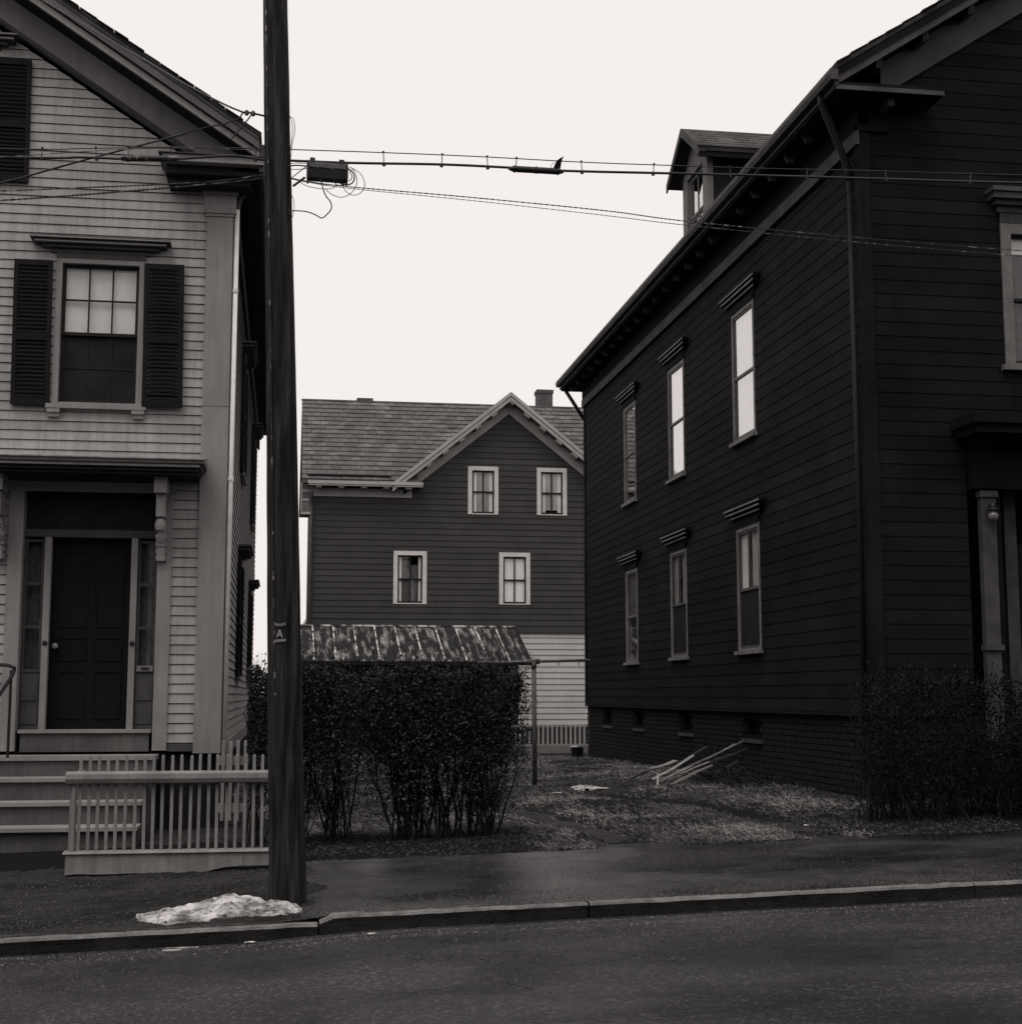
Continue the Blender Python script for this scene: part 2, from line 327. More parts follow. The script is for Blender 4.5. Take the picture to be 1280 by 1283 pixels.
# strip of soil in front of the pale house behind its fence
# grass: dead, matted blades
def make_grass():
    N_ = 330000; u = rng.random(N_); y = 13.15 + (u ** 1.7) * 26; x = -1 + rng.random(N_) * 7.3
    ex = 16000; y = np.concatenate([y, 13.1 + rng.random(ex) * .35]); x = np.concatenate([x, -.6 + rng.random(ex) * 6.5])
    keep = []; zz = []
    for i in range(len(x)):
        wv = yardwear(x[i], y[i]); dens = .45 + .6 * (fn(x[i] * .9, y[i] * .9, 9) + .5 * fn(x[i] * 3, y[i] * 3, 1)) * 1.6 + .25
        k = random.random() < (1 - 1.02 * wv) * dens; keep.append(k)
        zz.append(yz(x[i], y[i])[2] if k else 0)
    keep = np.array(keep); x = x[keep]; y = y[keep]; z = np.array(zz)[keep]; n = len(x)
    a = rng.random(n) * 2 * np.pi + 0; L_ = .025 + rng.random(n) ** 1.5 * .075; el = np.abs(rng.normal(0, .35, n)) + .03; wd = (.0016 + .0016 * rng.random(n)) * (1 + (y - 13) / 10)
    dx, dy, dz = np.cos(a) * np.cos(el) * L_, np.sin(a) * np.cos(el) * L_, np.sin(el) * L_
    v = np.empty((n, 3, 3)); v[:, 0] = np.stack([x - np.sin(a) * wd, y + np.cos(a) * wd, z], 1); v[:, 1] = np.stack([x + np.sin(a) * wd, y - np.cos(a) * wd, z + .004], 1)
    v[:, 2] = np.stack([x + dx, y + dy, z + dz + .004], 1)
    me = bpy.data.meshes.new('grass'); me.vertices.add(n * 3); me.vertices.foreach_set('co', v.ravel())
    me.loops.add(n * 3); me.loops.foreach_set('vertex_index', np.arange(n * 3, dtype=np.int32)); me.polygons.add(n)
    me.polygons.foreach_set('loop_start', np.arange(0, n * 3, 3, dtype=np.int32)); me.polygons.foreach_set('loop_total', np.full(n, 3, np.int32)); me.update(calc_edges=True)
    at_ = me.attributes.new('tone', 'FLOAT', 'POINT'); at_.data.foreach_set('value', np.repeat(rng.random(n) ** 1.5 * np.clip(np.array([.55 + 1.3 * fn(a_ * .8, b_ * .8, 12) + .5 * fn(a_ * 4, b_ * 4, 2) for a_, b_ in zip(x, y)]), .05, 1.1), 3).astype(np.float32))
    m = mat('dead_grass', .2, .16, 1, .7, grain=0); n2 = m.node_tree; b = n2.nodes['Principled BSDF']
    at2 = n2.nodes.new('ShaderNodeAttribute'); at2.attribute_name = 'tone'; mx = n2.nodes.new('ShaderNodeMix'); mx.data_type = 'RGBA'
    n2.links.new(at2.outputs['Fac'], mx.inputs['Factor']); mx.inputs['A'].default_value = g3(.05); mx.inputs['B'].default_value = g3(.38)
    n2.links.new(mx.outputs['Result'], b.inputs['Base Color']); me.materials.append(m)
    o = bpy.data.objects.new('grass', me); C.objects.link(o); tag(o, 'matted dead grass covering the yard between the houses', 'grass', kind='stuff')
make_grass()
# kerb
kr = bpy.data.objects.new('kerb', None); C.objects.link(kr); kr.location = (0, 10.4, 0); kr['kind'] = 'structure'
edges = [-26, -20, -14, -9.2, -5.6, -2.35, .27, 2.17, 5.08, 7.6, 11, 15, 20, 26]
for i in range(len(edges) - 1):
    a, b = edges[i] + .006, edges[i + 1] - .006; mb = MB(); n = max(4, int((b - a) / .09)); prof = [(.0, -.35), (.0, -.13), (.004, -.05), (.002, -.018), (.016, -.002), (.07, .0), (.15, .0), (.15, -.2)]
    dz = random.uniform(-.004, .004); dy = random.uniform(-.008, .008)
    for k in range(n + 1):
        x = a + (b - a) * k / n
        for (py_, pz) in prof:
            e = .007 * fn(x * 6, py_ * 20, pz * 20 + i * 3); mb.v.append((x, 10.4 + py_ + e + dy, kerb_z((a + b) / 2 + (x - (a + b) / 2)) + pz + dz + .006 * fn(x * 5, 3 + py_ * 9, i)))
    P_ = len(prof)
    for k in range(n):
        for j in range(P_ - 1): mb.f.append((k * P_ + j, (k + 1) * P_ + j, (k + 1) * P_ + j + 1, k * P_ + j + 1))
    mb.f.append(tuple(range(P_))); mb.f.append(tuple(n * P_ + j for j in range(P_))[::-1])
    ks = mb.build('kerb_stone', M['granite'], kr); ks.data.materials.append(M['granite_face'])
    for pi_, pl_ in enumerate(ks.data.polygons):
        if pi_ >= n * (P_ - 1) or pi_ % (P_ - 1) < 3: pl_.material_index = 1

# ------------------------------------------------------------------ house kit
def rows(z0, z1, ex):
    z = z0
    while z < z1 - .01: yield z, min(z + ex, z1); z += ex
def segs(zA, zB, a, b, holes):
    """cut a row [a,b]x[zA,zB] by rectangular holes -> (s0,s1,z0,z1)"""
    xs_ = sorted({a, b} | {max(a, min(b, h[0])) for h in holes} | {max(a, min(b, h[1])) for h in holes})
    out = []
    for s0, s1 in zip(xs_[:-1], xs_[1:]):
        if s1 - s0 < .012: continue
        lo, hi = zA, zB; mid = (s0 + s1) / 2; dead = False
        for h in holes:
            if h[0] < mid < h[1] and h[2] < hi and h[3] > lo:
                if h[2] <= lo + .012 and h[3] >= hi - .012: dead = True
                elif h[2] > lo + .012: hi = h[2]
                else: lo = h[3]
        if dead or hi - lo < .012: continue
        if out and abs(out[-1][1] - s0) < 1e-6 and out[-1][2:] == (lo, hi): out[-1] = (out[-1][0], s1, lo, hi)
        else: out.append((s0, s1, lo, hi))
    return out
def siding(parent, T, z0, z1, ex, ext, holes, m, wm, thick=.02, gap=.007, name='clapboard', joined=False, split=0, backing=True):
    wall = MB(); J = MB()
    for zA, zB in rows(z0, z1, ex):
        e0, e1 = ext(zA), ext(zB); a, b = min(e0[0], e1[0]), max(e0[1], e1[1])
        if e0[1] - e0[0] < .05: continue
        for s0, s1, lo, hi in segs(zA, zB, a, b, holes):
            l0 = max(s0, e0[0]) if s0 <= a + 1e-6 else s0; l1 = max(s0, e1[0]) if s0 <= a + 1e-6 else s0
            r0 = min(s1, e0[1]) if s1 >= b - 1e-6 else s1; r1 = min(s1, e1[1]) if s1 >= b - 1e-6 else s1
            if r0 - l0 < .01: continue
            if r1 < l1: r1 = l1 = (r1 + l1) / 2
            wall.hexa([T(l0, -.12, lo), T(r0, -.12, lo), T(r0, -.004, lo), T(l0, -.004, lo), T(l1, -.12, hi), T(r1, -.12, hi), T(r1, -.004, hi), T(l1, -.004, hi)])
            cuts = [0, 1]
            if split and (r0 - l0) > split * 1.2: cuts = [0, random.uniform(.3, .7), 1]
            for c0, c1 in zip(cuts[:-1], cuts[1:]):
                A0, B0 = l0 + (r0 - l0) * c0, l0 + (r0 - l0) * c1; A1, B1 = l1 + (r1 - l1) * c0, l1 + (r1 - l1) * c1
                if c0 > 0: A0 += .0015; A1 += .0015
                lo_ = lo + (gap if lo == zA else 0); mb = J if joined else MB(); jz = random.uniform(-.0015, .0015)
                mb.hexa([T(A0, 0, lo_ + jz), T(B0, 0, lo_ - jz), T(B0, thick, lo_ - jz), T(A0, thick, lo_ + jz), T(A1, 0, hi), T(B1, 0, hi), T(B1, thick * .35, hi), T(A1, thick * .35, hi)])
                if not joined: mb.build(name, m, parent)
    if backing: wall.build('wall', wm, parent)
    if joined: J.build('siding', m, parent, kind='stuff')
def tb(mb, T, s0, s1, d0, d1, z0, z1):
    return mb.hexa([T(s0, d0, z0), T(s1, d0, z0), T(s1, d1, z0), T(s0, d1, z0), T(s0, d0, z1), T(s1, d0, z1), T(s1, d1, z1), T(s0, d1, z1)])
def window(parent, T, s0, s1, z0, z1, cas=.09, head=None, trim=None, sashm=None, up=(1, 1), lo=(1, 1), gl=None, glo=None, shade=None, sill=.04, cap=None,
           cap_m=None, brk=None, prj=.03, sw=.035, muntin=.016, inset=.035, screen=False):
    """s0..s1, z0..z1: outside of the casing. shade: list of (u0,u1,v0,v1,material) in 0..1 of the opening"""
    head = cas if head is None else head; trim = trim or M['pale_trim']; sashm = sashm or M['sash']; gl = gl or M['glass']; glo = glo or gl
    mb = MB(); tb(mb, T, s0, s0 + cas, -.08, prj, z0, z1); tb(mb, T, s1 - cas, s1, -.08, prj, z0, z1); tb(mb, T, s0 + cas, s1 - cas, -.08, prj, z1 - head, z1)
    tb(mb, T, s0 + cas, s1 - cas, -.08, prj - .008, z0, z0 + .03)
    wdw = mb.build('window', trim, parent)
    a, b, c, d = s0 + cas, s1 - cas, z0 + .03, z1 - head; mid = (c + d) / 2
    for k, (zz0, zz1, dd, (cols, rws), gm) in enumerate(((mid - .02, d, -inset, up, gl), (c, mid + .02, -inset - (.027 if inset > .02 else .006), lo, None if screen else glo))):
        sb = MB(); tb(sb, T, a, a + sw, dd - .03, dd, zz0, zz1); tb(sb, T, b - sw, b, dd - .03, dd, zz0, zz1)
        tb(sb, T, a + sw, b - sw, dd - .03, dd, zz1 - sw, zz1); tb(sb, T, a + sw, b - sw, dd - .03, dd, zz0, zz0 + sw * (1.3 if k else 1))
        ia, ib, ic, id_ = a + sw, b - sw, zz0 + sw, zz1 - sw; mu = muntin / 2
        for i in range(1, cols): x = ia + (ib - ia) * i / cols; tb(sb, T, x - mu, x + mu, dd - .026, dd - .004, ic, id_)
        for i in range(1, rws): z = ic + (id_ - ic) * i / rws; tb(sb, T, ia, ib, dd - .0255, dd - .0045, z - mu, z + mu)
        sb.build('sash', sashm, wdw)
        if gm is not None:
            for i in range(cols):
                for j in range(rws):
                    p = MB(); x0_, x1_ = ia + (ib - ia) * i / cols, ia + (ib - ia) * (i + 1) / cols; y0_, y1_ = ic + (id_ - ic) * j / rws, ic + (id_ - ic) * (j + 1) / rws
                    t = random.uniform(-.0015, .0015)
                    p.add([T(x0_, dd - .016 + t, y0_), T(x1_, dd - .016 - t, y0_), T(x1_, dd - .016 - t, y1_), T(x0_, dd - .016 + t, y1_)], [(0, 1, 2, 3)]); p.build('pane', gm, wdw, recalc=False)
        else:
            p = MB(); tb(p, T, ia, ib, dd - .018, dd - .012, ic, id_); p.build('screen', M['screen'], wdw)
    for (u0, u1, v0, v1, cm) in (shade or []):
        p = MB(); n = 14; W_ = b - a; H = d - c
        for i in range(n + 1):
            u = a + W_ * (u0 + (u1 - u0) * i / n); off = -(inset + .052) + (.012 * math.sin(i * 2.4) if cm is not M['shade'] else .004 * math.sin(i * .7))
            p.v += [T(u, off, c + H * v0), T(u, off, c + H * v1)]
        p.f += [(2 * i, 2 * i + 2, 2 * i + 3, 2 * i + 1) for i in range(n)]
        p.build('curtain' if cm is not M['shade'] else 'shade', cm, wdw, smooth=True, recalc=False)
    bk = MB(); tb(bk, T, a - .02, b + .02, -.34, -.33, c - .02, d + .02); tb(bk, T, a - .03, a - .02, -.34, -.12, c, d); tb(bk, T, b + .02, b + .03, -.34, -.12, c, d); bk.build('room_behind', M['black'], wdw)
    if sill: sl = MB(); tb(sl, T, s0 - .05, s1 + .05, -.08, prj + .05, z0 - sill, z0); sl.build('sill', trim, wdw)
    if brk:
        for sx in (s0 + .03, s1 - .03):
            q = MB(); tb(q, T, sx - brk / 2, sx + brk / 2, 0, .075, z0 - sill - .045, z0 - sill - .001); tb(q, T, sx - brk / 2 + .008, sx + brk / 2 - .008, 0, .055, z0 - sill - .09, z0 - sill - .046); q.build('sill_bracket', trim, wdw)
    if cap:
        zc, hh, ov, pr = cap  # base z, height, overhang each side, projection
        q = MB(); tb(q, T, s0 - .0, s1 + .0, 0, .035, z1, zc); 
        q.build('header', cap_m or trim, wdw)
        q = MB()
        st = [(.25, .0, .28), (.55, .28, .5), (.85, .5, .78), (1., .78, 1.)]
        for f_, h0, h1 in st: tb(q, T, s0 - ov * f_, s1 + ov * f_, 0, pr * f_, zc + hh * h0 + .001, zc + hh * h1 - .004)
        q.build('hood', cap_m or trim, wdw)
        if cap_m is M['dark_soffit'] or cap_m is M['pale_dark']:   # pale fillets painting highlights along the hood mouldings
            q = MB()
            for f_, h0 in ((.55, .30), (.85, .56), (1., .82))[0 if cap_m is M['dark_soffit'] else 1:]: tb(q, T, s0 - ov * f_ + .004, s1 + ov * f_ - .004, pr * f_ + .001, pr * f_ + .006, zc + hh * h0, zc + hh * h0 + (.024 if cap_m is M['dark_soffit'] else .012))
            q.build('hood_fillet', MATS['side_window_paint'] if cap_m is M['dark_soffit'] else M['pale_trim'], wdw)
    return wdw
def shutter(parent, T, s0, s1, z0, z1, d=.03, tilt=0, m=None):
    mb = MB(); m = m or M['shutter']
    def U(s, dd, z): return T(s + tilt * (z - z0), dd, z)
    st = .045
    tb(mb, U, s0, s0 + st, d, d + .035, z0, z1); tb(mb, U, s1 - st, s1, d, d + .035, z0, z1); mid = z0 + (z1 - z0) * .47
    for za, zb in ((z0, z0 + .08), (mid - .04, mid + .04), (z1 - .06, z1)): tb(mb, U, s0 + st, s1 - st, d, d + .035, za, zb)
    for za, zb in ((z0 + .08, mid - .04), (mid + .04, z1 - .06)):
        n = int((zb - za) / .042)
        for i in range(n):
            z = za + (zb - za) * (i + .5) / n
            mb.hexa([U(s0 + st, d + .004, z + .012), U(s1 - st, d + .004, z + .012), U(s1 - st, d + .03, z - .014), U(s0 + st, d + .03, z - .014),
                     U(s0 + st, d + .004, z + .018), U(s1 - st, d + .004, z + .018), U(s1 - st, d + .03, z - .008), U(s0 + st, d + .03, z - .008)])
    return mb.build('shutter', m, parent)
def roof_slab(mb, x0, z0, x1, z1, y0, y1, th):
    """slab in the X-Z plane from (x0,z0) to (x1,z1), vertical thickness th below the line"""
    mb.hexa([(x0, y0, z0 - th), (x1, y0, z1 - th), (x1, y1, z1 - th), (x0, y1, z0 - th), (x0, y0, z0), (x1, y0, z1), (x1, y1, z1), (x0, y1, z0)])

# ------------------------------------------------------------------ houses across the street, behind the camera (they stand in the window reflections)
def row_house(x0, x1, y1, ez, rz_, m_, label):
    T_ = thing('row_house', ((x0 + x1) / 2, y1, 0), label, 'house', 'houses on the opposite side of the street'); y0 = y1 - 9; xm = (x0 + x1) / 2
    mb = MB(); mb.box(x0, x1, y0, y1, -.8, ez); mb.prism([(x0, ez), (x1, ez), (xm, rz_ - .2)], (y0, y1), lambda x, z, e: (x, e, z)); mb.build('wall', m_, T_)
    for a in (x0 - .4, x1 + .4):
        mb = MB(); mb.hexa([(a, y0 - .4, ez - .35), (a, y1 + .4, ez - .35), (xm, y1 + .4, rz_ - .15), (xm, y0 - .4, rz_ - .15), (a, y0 - .4, ez - .2), (a, y1 + .4, ez - .2), (xm, y1 + .4, rz_), (xm, y0 - .4, rz_)]); mb.build('roof', M['dshingle'], T_)
    for zz in (1.7, 4.6):
        for k in range(3):
            if zz < 2 and k == 1:
                mb = MB(); mb.box(xm - .55, xm + .55, y1, y1 + .05, .4, 2.6); mb.build('door', M['door'], T_); continue
            x = x0 + (x1 - x0) * (k + .5) / 3; mb = MB(); mb.box(x - .5, x - .42, y1, y1 + .05, zz, zz + 1.6); mb.box(x + .42, x + .5, y1, y1 + .05, zz, zz + 1.6); mb.box(x - .42, x + .42, y1, y1 + .05, zz, zz + .08); mb.box(x - .42, x + .42, y1, y1 + .05, zz + 1.52, zz + 1.6); w_ = mb.build('window', M['pale_trim'], T_)
            mb = MB(); mb.box(x - .42, x + .42, y1 + .002, y1 + .012, zz + .08, zz + 1.52); mb.build('pane', M['black'], w_)
for k, (a, b, e, r_, mm, lb) in enumerate(((-24, -15, 6.6, 10, 'dark', 'dark gabled house across the street, far left'), (-13, -4, 7.2, 10.8, 'back', 'brown gabled house across the street behind the camera, to the left'),
    (-2, 7, 6.8, 10.2, 'pale_dark', 'grey gabled house across the street directly behind the camera'), (9, 19, 7.4, 11, 'dark', 'dark gabled house across the street, right of the camera'), (21, 31, 7, 10.5, 'back', 'brown gabled house across the street, far right'))):
    row_house(a, b, -3.5, e, r_, M[mm], lb)

def _n():
    T_ = thing('neighbour_house', (-6, 43, 0), 'pale house mostly hidden behind the pale clapboard house', 'house')
    mb = MB(); mb.box(-10.5, -1.2, 43, 51, 0, 5.9); mb.prism([(-10.5, 5.9), (-1.2, 5.9), (-6, 8.6)], (43, 51), lambda x, z, e: (x, e, z)); mb.build('wall', M['pale'], T_)
    for a in (-10.8, -1.05):
        mb = MB(); mb.hexa([(a, 42.7, 5.7), (-6, 42.7, 8.7), (-6, 51.3, 8.7), (a, 51.3, 5.7), (a, 42.7, 5.85), (-6, 42.7, 8.9), (-6, 51.3, 8.9), (a, 51.3, 5.85)]); mb.build('roof', M['dshingle'], T_)
    for x in (-3.6, -6, -8.4):
        for z in (1.2, 3.9):
            mb = MB(); mb.box(x - .5, x + .5, 42.95, 42.998, z, z + .1); mb.box(x - .5, x + .5, 42.95, 42.998, z + 1.4, z + 1.5); mb.box(x - .5, x - .4, 42.95, 42.998, z + .1, z + 1.4); mb.box(x + .4, x + .5, 42.95, 42.998, z + .1, z + 1.4); w_ = mb.build('window', M['back_win'], T_)
            mb = MB(); mb.box(x - .4, x + .4, 42.97, 42.99, z + .1, z + 1.4); mb.build('pane', M['black'], w_)
_n()
row_house(-17, -3.0, 84, 8, 12, M['back'], 'brown house added out of view behind the pale clapboard house to narrow window reflections')  # unseen, added to cut the sky sliver reflected in the side windows
bpy.context.scene.collection.objects['row_house.005'].name = 'added_far_house'

# ================================================================== 1. pale clapboard house (left)
PH = thing('pale_clapboard_house', (-3.65, 15.6, .2), 'pale grey clapboard house with dark shutters and a hooded front door, left of the pole', 'house')
YF = 15.6; XR = -.632; XL = -6.67; XC = -3.65
TF = lambda s, d, z: (s, YF - d, z)
TS = lambda s, d, z: (XR - .02 + d, s, z)   # side wall facing the yard
sl = .66; RZ = 7.60   # roof top line at x=-.36
def roofz(x): return RZ + sl * (-.36 - x) if x > XC else RZ + sl * (x - (2 * XC + .36))
def extF(z):
    if z < 7.3: return (XL + .3, XR - .28)
    w_ = (7.3 - z) / sl; a = -.88 + w_ ; return (2 * XC - a, a)
WIN2 = (-2.46, -1.54, 4.72, 6.30); ATT = (-4.11, -3.19, 7.12, 8.50); DOOR = (-2.83, -1.18, 1.15, 3.98); W2L = (-5.76, -4.84, 4.72, 6.30); W1L = [(-4.6, -3.7, 1.9, 3.6), (-5.9, -5.0, 1.9, 3.6)]
holesF = [WIN2, ATT, DOOR, W2L] + W1L
siding(PH, TF, 1.20, 9.6, .1012, extF, [(h[0] + .03, h[1] - .03, h[2] + .02, h[3] - .02) for h in holesF], M['pale'], M['pale_dark'], thick=.019, gap=.008, split=2.4)
SWIN = [(20.1, 21.0, 4.72, 6.3), (26.2, 27.1, 4.72, 6.3), (20.1, 21.0, 1.95, 3.5), (26.2, 27.1, 1.95, 3.5)]
siding(PH, TS, 1.20, 7.1, .1012, lambda z: (YF + .02, 30.98), [(h[0] + .03, h[1] - .03, h[2] + .02, h[3] - .02) for h in SWIN], M['pale'], M['pale_dark'], thick=.019, gap=.008, joined=True)
# rest of the body, foundation
mb = MB(); mb.box(XL, XL + .12, YF, 31, 1.2, 7.3); mb.box(XL, XR - .15, 30.88, 31, 1.2, 7.3)
mb.prism([(XL, 7.3), (XR - .02, 7.3), (XC, 9.25)], (30.85, 31), lambda x, z, e: (x, e, z)); mb.build('rear_wall', M['pale'], PH)
mb = MB(); mb.box(XL + .05, XR - .07, YF + .05, 30.9, -.1, 1.14); mb.build('foundation', M['brick'], PH)
mb = MB(); tb(mb, TF, -1.18 + .004, XR - .28 - .004, -.02, .026, 1.12, 1.197); tb(mb, TF, XL + .3, -2.84, -.02, .026, 1.12, 1.197); mb.build('water_table', M['pale_dark'], PH)
mb = MB(); tb(mb, TS, YF + .03, 30.98, -.02, .05, 1.03, 1.197); mb.build('skirt_board', M['pale_trim'], PH)
# corner pilasters and capitals
for xa, xb in ((XR - .28, XR), (XL, XL + .28)):
    mb = MB(); mb.box(xa, xb, YF - .045, YF + .03, 1.10, 4.742); mb.box(xa, xb, YF - .045, YF + .03, 4.748, 6.86); mb.build('pilaster', M['pale_trim'], PH)
    mb = MB(); mb.box(xa - .03, xb + .03, YF - .075, YF + .03, 6.862, 7.06); mb.box(xa - .015, xb + .015, YF - .06, YF + .03, 6.83, 6.8615); mb.box(xa - .05, xb + .05, YF - .1, YF + .03, 7.0605, 7.10); mb.build('capital', M['pale_trim'], PH)
mb = MB(); mb.box(XR - .02, XR + .02, YF + .032, YF + .15, 1.2, 7.0); mb.build('corner_board', M['pale_trim'], PH)
# frieze boards under the rakes
for sgn in (1, -1):
    fx = (lambda x: x) if sgn > 0 else (lambda x: 2 * XC - x)
    mb = MB()
    x0, x1 = -.45, XC; top0, top1 = roofz(x0) - .2, roofz(x1) - .2
    lowf = lambda x: 7.50 + sl * (-1.063 - x)
    q = [(-1.02, 7.45), (-.45, 7.45), (-.45, top0), (XC, top1), (XC, lowf(XC))]
    mb.prism(q, (YF - .05, YF + .04), lambda x, z, e: (fx(x), e, z)); mb.build('frieze_board', M['pale_trim'], PH)
    mb = MB(); mb.hexa([(fx(-1.0), YF - .075, lowf(-1.0) - .012), (fx(XC), YF - .075, lowf(XC) - .012), (fx(XC), YF - .0505, lowf(XC) - .012), (fx(-1.0), YF - .0505, lowf(-1.0) - .012),
                       (fx(-1.0), YF - .075, lowf(-1.0) + .035), (fx(XC), YF - .075, lowf(XC) + .035), (fx(XC), YF - .0505, lowf(XC) + .035), (fx(-1.0), YF - .0505, lowf(-1.0) + .035)])
    mb.build('bed_moulding', M['pale_dark'], PH)
    # rake: crown + fascia + soffit
    def band(y0, y1, t0, t1, name, m_, xa=-.36):
        mb = MB(); mb.hexa([(fx(xa), y0, roofz(xa) - t1), (fx(XC), y0, roofz(XC) - t1), (fx(XC), y1, roofz(XC) - t1), (fx(xa), y1, roofz(xa) - t1),
                            (fx(xa), y0, roofz(xa) - t0), (fx(XC), y0, roofz(XC) - t0), (fx(XC), y1, roofz(XC) - t0), (fx(xa), y1, roofz(xa) - t0)]); mb.build(name, m_, PH)
    band(15.06, 15.10, .035, .075, 'drip_edge', M['pale_dark'])
    band(15.07, 15.14, .078, .165, 'crown_moulding', mat('crown_paint', .12, .08, 3, .8)); band(15.1, 15.16, .169, .178, 'crown_fillet', M['deep'])
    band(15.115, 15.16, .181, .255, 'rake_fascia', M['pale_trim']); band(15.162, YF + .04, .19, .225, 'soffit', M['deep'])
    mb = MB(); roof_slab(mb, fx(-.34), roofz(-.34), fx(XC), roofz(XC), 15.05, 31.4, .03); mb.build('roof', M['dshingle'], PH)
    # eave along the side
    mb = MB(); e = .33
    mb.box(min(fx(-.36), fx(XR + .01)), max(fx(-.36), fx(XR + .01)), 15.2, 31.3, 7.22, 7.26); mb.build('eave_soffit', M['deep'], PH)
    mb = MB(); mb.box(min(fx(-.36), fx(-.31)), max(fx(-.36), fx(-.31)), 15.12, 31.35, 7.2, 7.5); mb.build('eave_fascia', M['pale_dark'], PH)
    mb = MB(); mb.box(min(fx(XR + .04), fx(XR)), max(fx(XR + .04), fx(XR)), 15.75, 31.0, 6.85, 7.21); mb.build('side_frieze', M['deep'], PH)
    # cornice return
    mb = MB()
    xa, xb = sorted((fx(-1.36), fx(-.312))); mb.box(xa, xb, 15.08, YF + .02, 7.262, 7.335)
    mb.build('cornice_return', M['pale_trim'], PH)
    mb = MB(); xa, xb = sorted((fx(-1.40), fx(-.31))); mb.box(xa, xb, 15.05, YF + .02, 7.337, 7.346); mb.build('return_flashing', M['pale_dark'], PH)
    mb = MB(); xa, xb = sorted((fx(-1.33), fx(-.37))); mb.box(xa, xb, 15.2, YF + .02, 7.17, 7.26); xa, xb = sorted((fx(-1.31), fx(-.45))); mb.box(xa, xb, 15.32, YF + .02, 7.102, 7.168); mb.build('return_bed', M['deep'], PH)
# ragged roof-edge shingles on the rake
mb = MB(); x = -.34
while x > XC + .1:
    L_ = .14 + random.random() * .05; dz = random.uniform(.0, .016); yy = 15.03 + random.uniform(-.02, .02)
    mb.hexa([(x, yy, roofz(x) + dz), (x - L_, yy, roofz(x - L_) + dz), (x - L_, 15.5, roofz(x - L_) + dz), (x, 15.5, roofz(x) + dz), (x, yy, roofz(x) + dz + .014), (x - L_, yy, roofz(x - L_) + dz + .006), (x - L_, 15.5, roofz(x - L_) + dz + .006), (x, 15.5, roofz(x) + dz + .014)]); x -= L_ + .006
mb.build('edge_shingles', M['dshingle'], PH, kind='stuff')
# windows
window(PH, TF, *WIN2, cas=.062, head=.05, up=(3, 2), lo=(3, 2), screen=True, shade=[(0, 1, .47, 1.0, M['shade'])], cap=(6.36, .15, .26, .17), cap_m=M['pale_dark'], brk=.13, sill=.045)
window(PH, TF, *ATT, cas=.062, head=.05, up=(3, 2), lo=(3, 2), shade=[(0, 1, .5, 1.0, M['shade'])], cap=(8.56, .15, .26, .17), cap_m=M['pale_dark'], brk=.13, sill=.045)
window(PH, TF, *W2L, cas=.062, head=.05, up=(3, 2), lo=(3, 2), shade=[(0, 1, .5, 1.0, M['shade'])], cap=(6.36, .15, .26, .17), cap_m=M['pale_dark'], brk=.13, sill=.045)
for h in W1L: window(PH, TF, *h, cas=.062, head=.05, up=(3, 2), lo=(3, 2), shade=[(0, 1, .5, 1.0, M['shade'])], cap=(h[3] + .06, .15, .26, .17), cap_m=M['pale_dark'])
shutter(PH, TF, -2.865, -2.475, 4.70, 6.26, tilt=-.012); shutter(PH, TF, -1.53, -1.115, 4.71, 6.265, d=.05, tilt=-.012)
shutter(PH, TF, -3.18, -2.78, 7.10, 8.46, tilt=-.012); shutter(PH, TF, -4.53, -4.13, 7.10, 8.46)
shutter(PH, TF, -6.16, -5.78, 4.70, 6.26); shutter(PH, TF, -4.82, -4.43, 4.70, 6.26)
for h in SWIN:
    window(PH, TS, *h, cas=.062, head=.05, up=(3, 2), lo=(3, 2), cap=(h[3] + .06, .15, .28, .19), cap_m=M['pale_dark'])
    shutter(PH, TS, h[0] - .42, h[0] - .01, h[2], h[3]); shutter(PH, TS, h[1] + .01, h[1] + .42, h[2], h[3])
# entrance
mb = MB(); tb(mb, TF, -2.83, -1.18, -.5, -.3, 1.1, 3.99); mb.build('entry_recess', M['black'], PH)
mb = MB(); tb(mb, TF, -2.69, -1.32, -.3, -.14, 3.42, 3.82); tb(mb, TF, -2.62, -2.04, -.14, -.13, 3.48, 3.76); tb(mb, TF, -1.98, -1.40, -.14, -.13, 3.48, 3.76); mb.build('transom_panel', M['deep'], PH)
for xa, xb in ((-1.325, -1.18), (-2.83, -2.685)):
    mb = MB(); tb(mb, TF, xa, xb, -.14, .045, 1.13, 3.82); mb.build('pilaster', M['pale_trim'], PH)
for xa, xb in ((-1.60, -1.535), (-2.475, -2.41)):
    mb = MB(); tb(mb, TF, xa, xb, -.16, -.06, 1.34, 3.33); mb.build('door_post', M['pale_trim'], PH)
mb = MB(); tb(mb, TF, -2.685, -1.325, -.2, -.055, 3.332, 3.41); mb.build('transom_bar', M['pale_dark'], PH)
mb = MB(); tb(mb, TF, -2.66, -1.34, -.2, .03, 1.31, 1.345); mb.build('door_sill', M['pale_trim'], PH)
mb = MB(); tb(mb, TF, -2.64, -1.36, -.2, .0, 1.12, 1.308); mb.build('door_base', M['stoop'], PH)
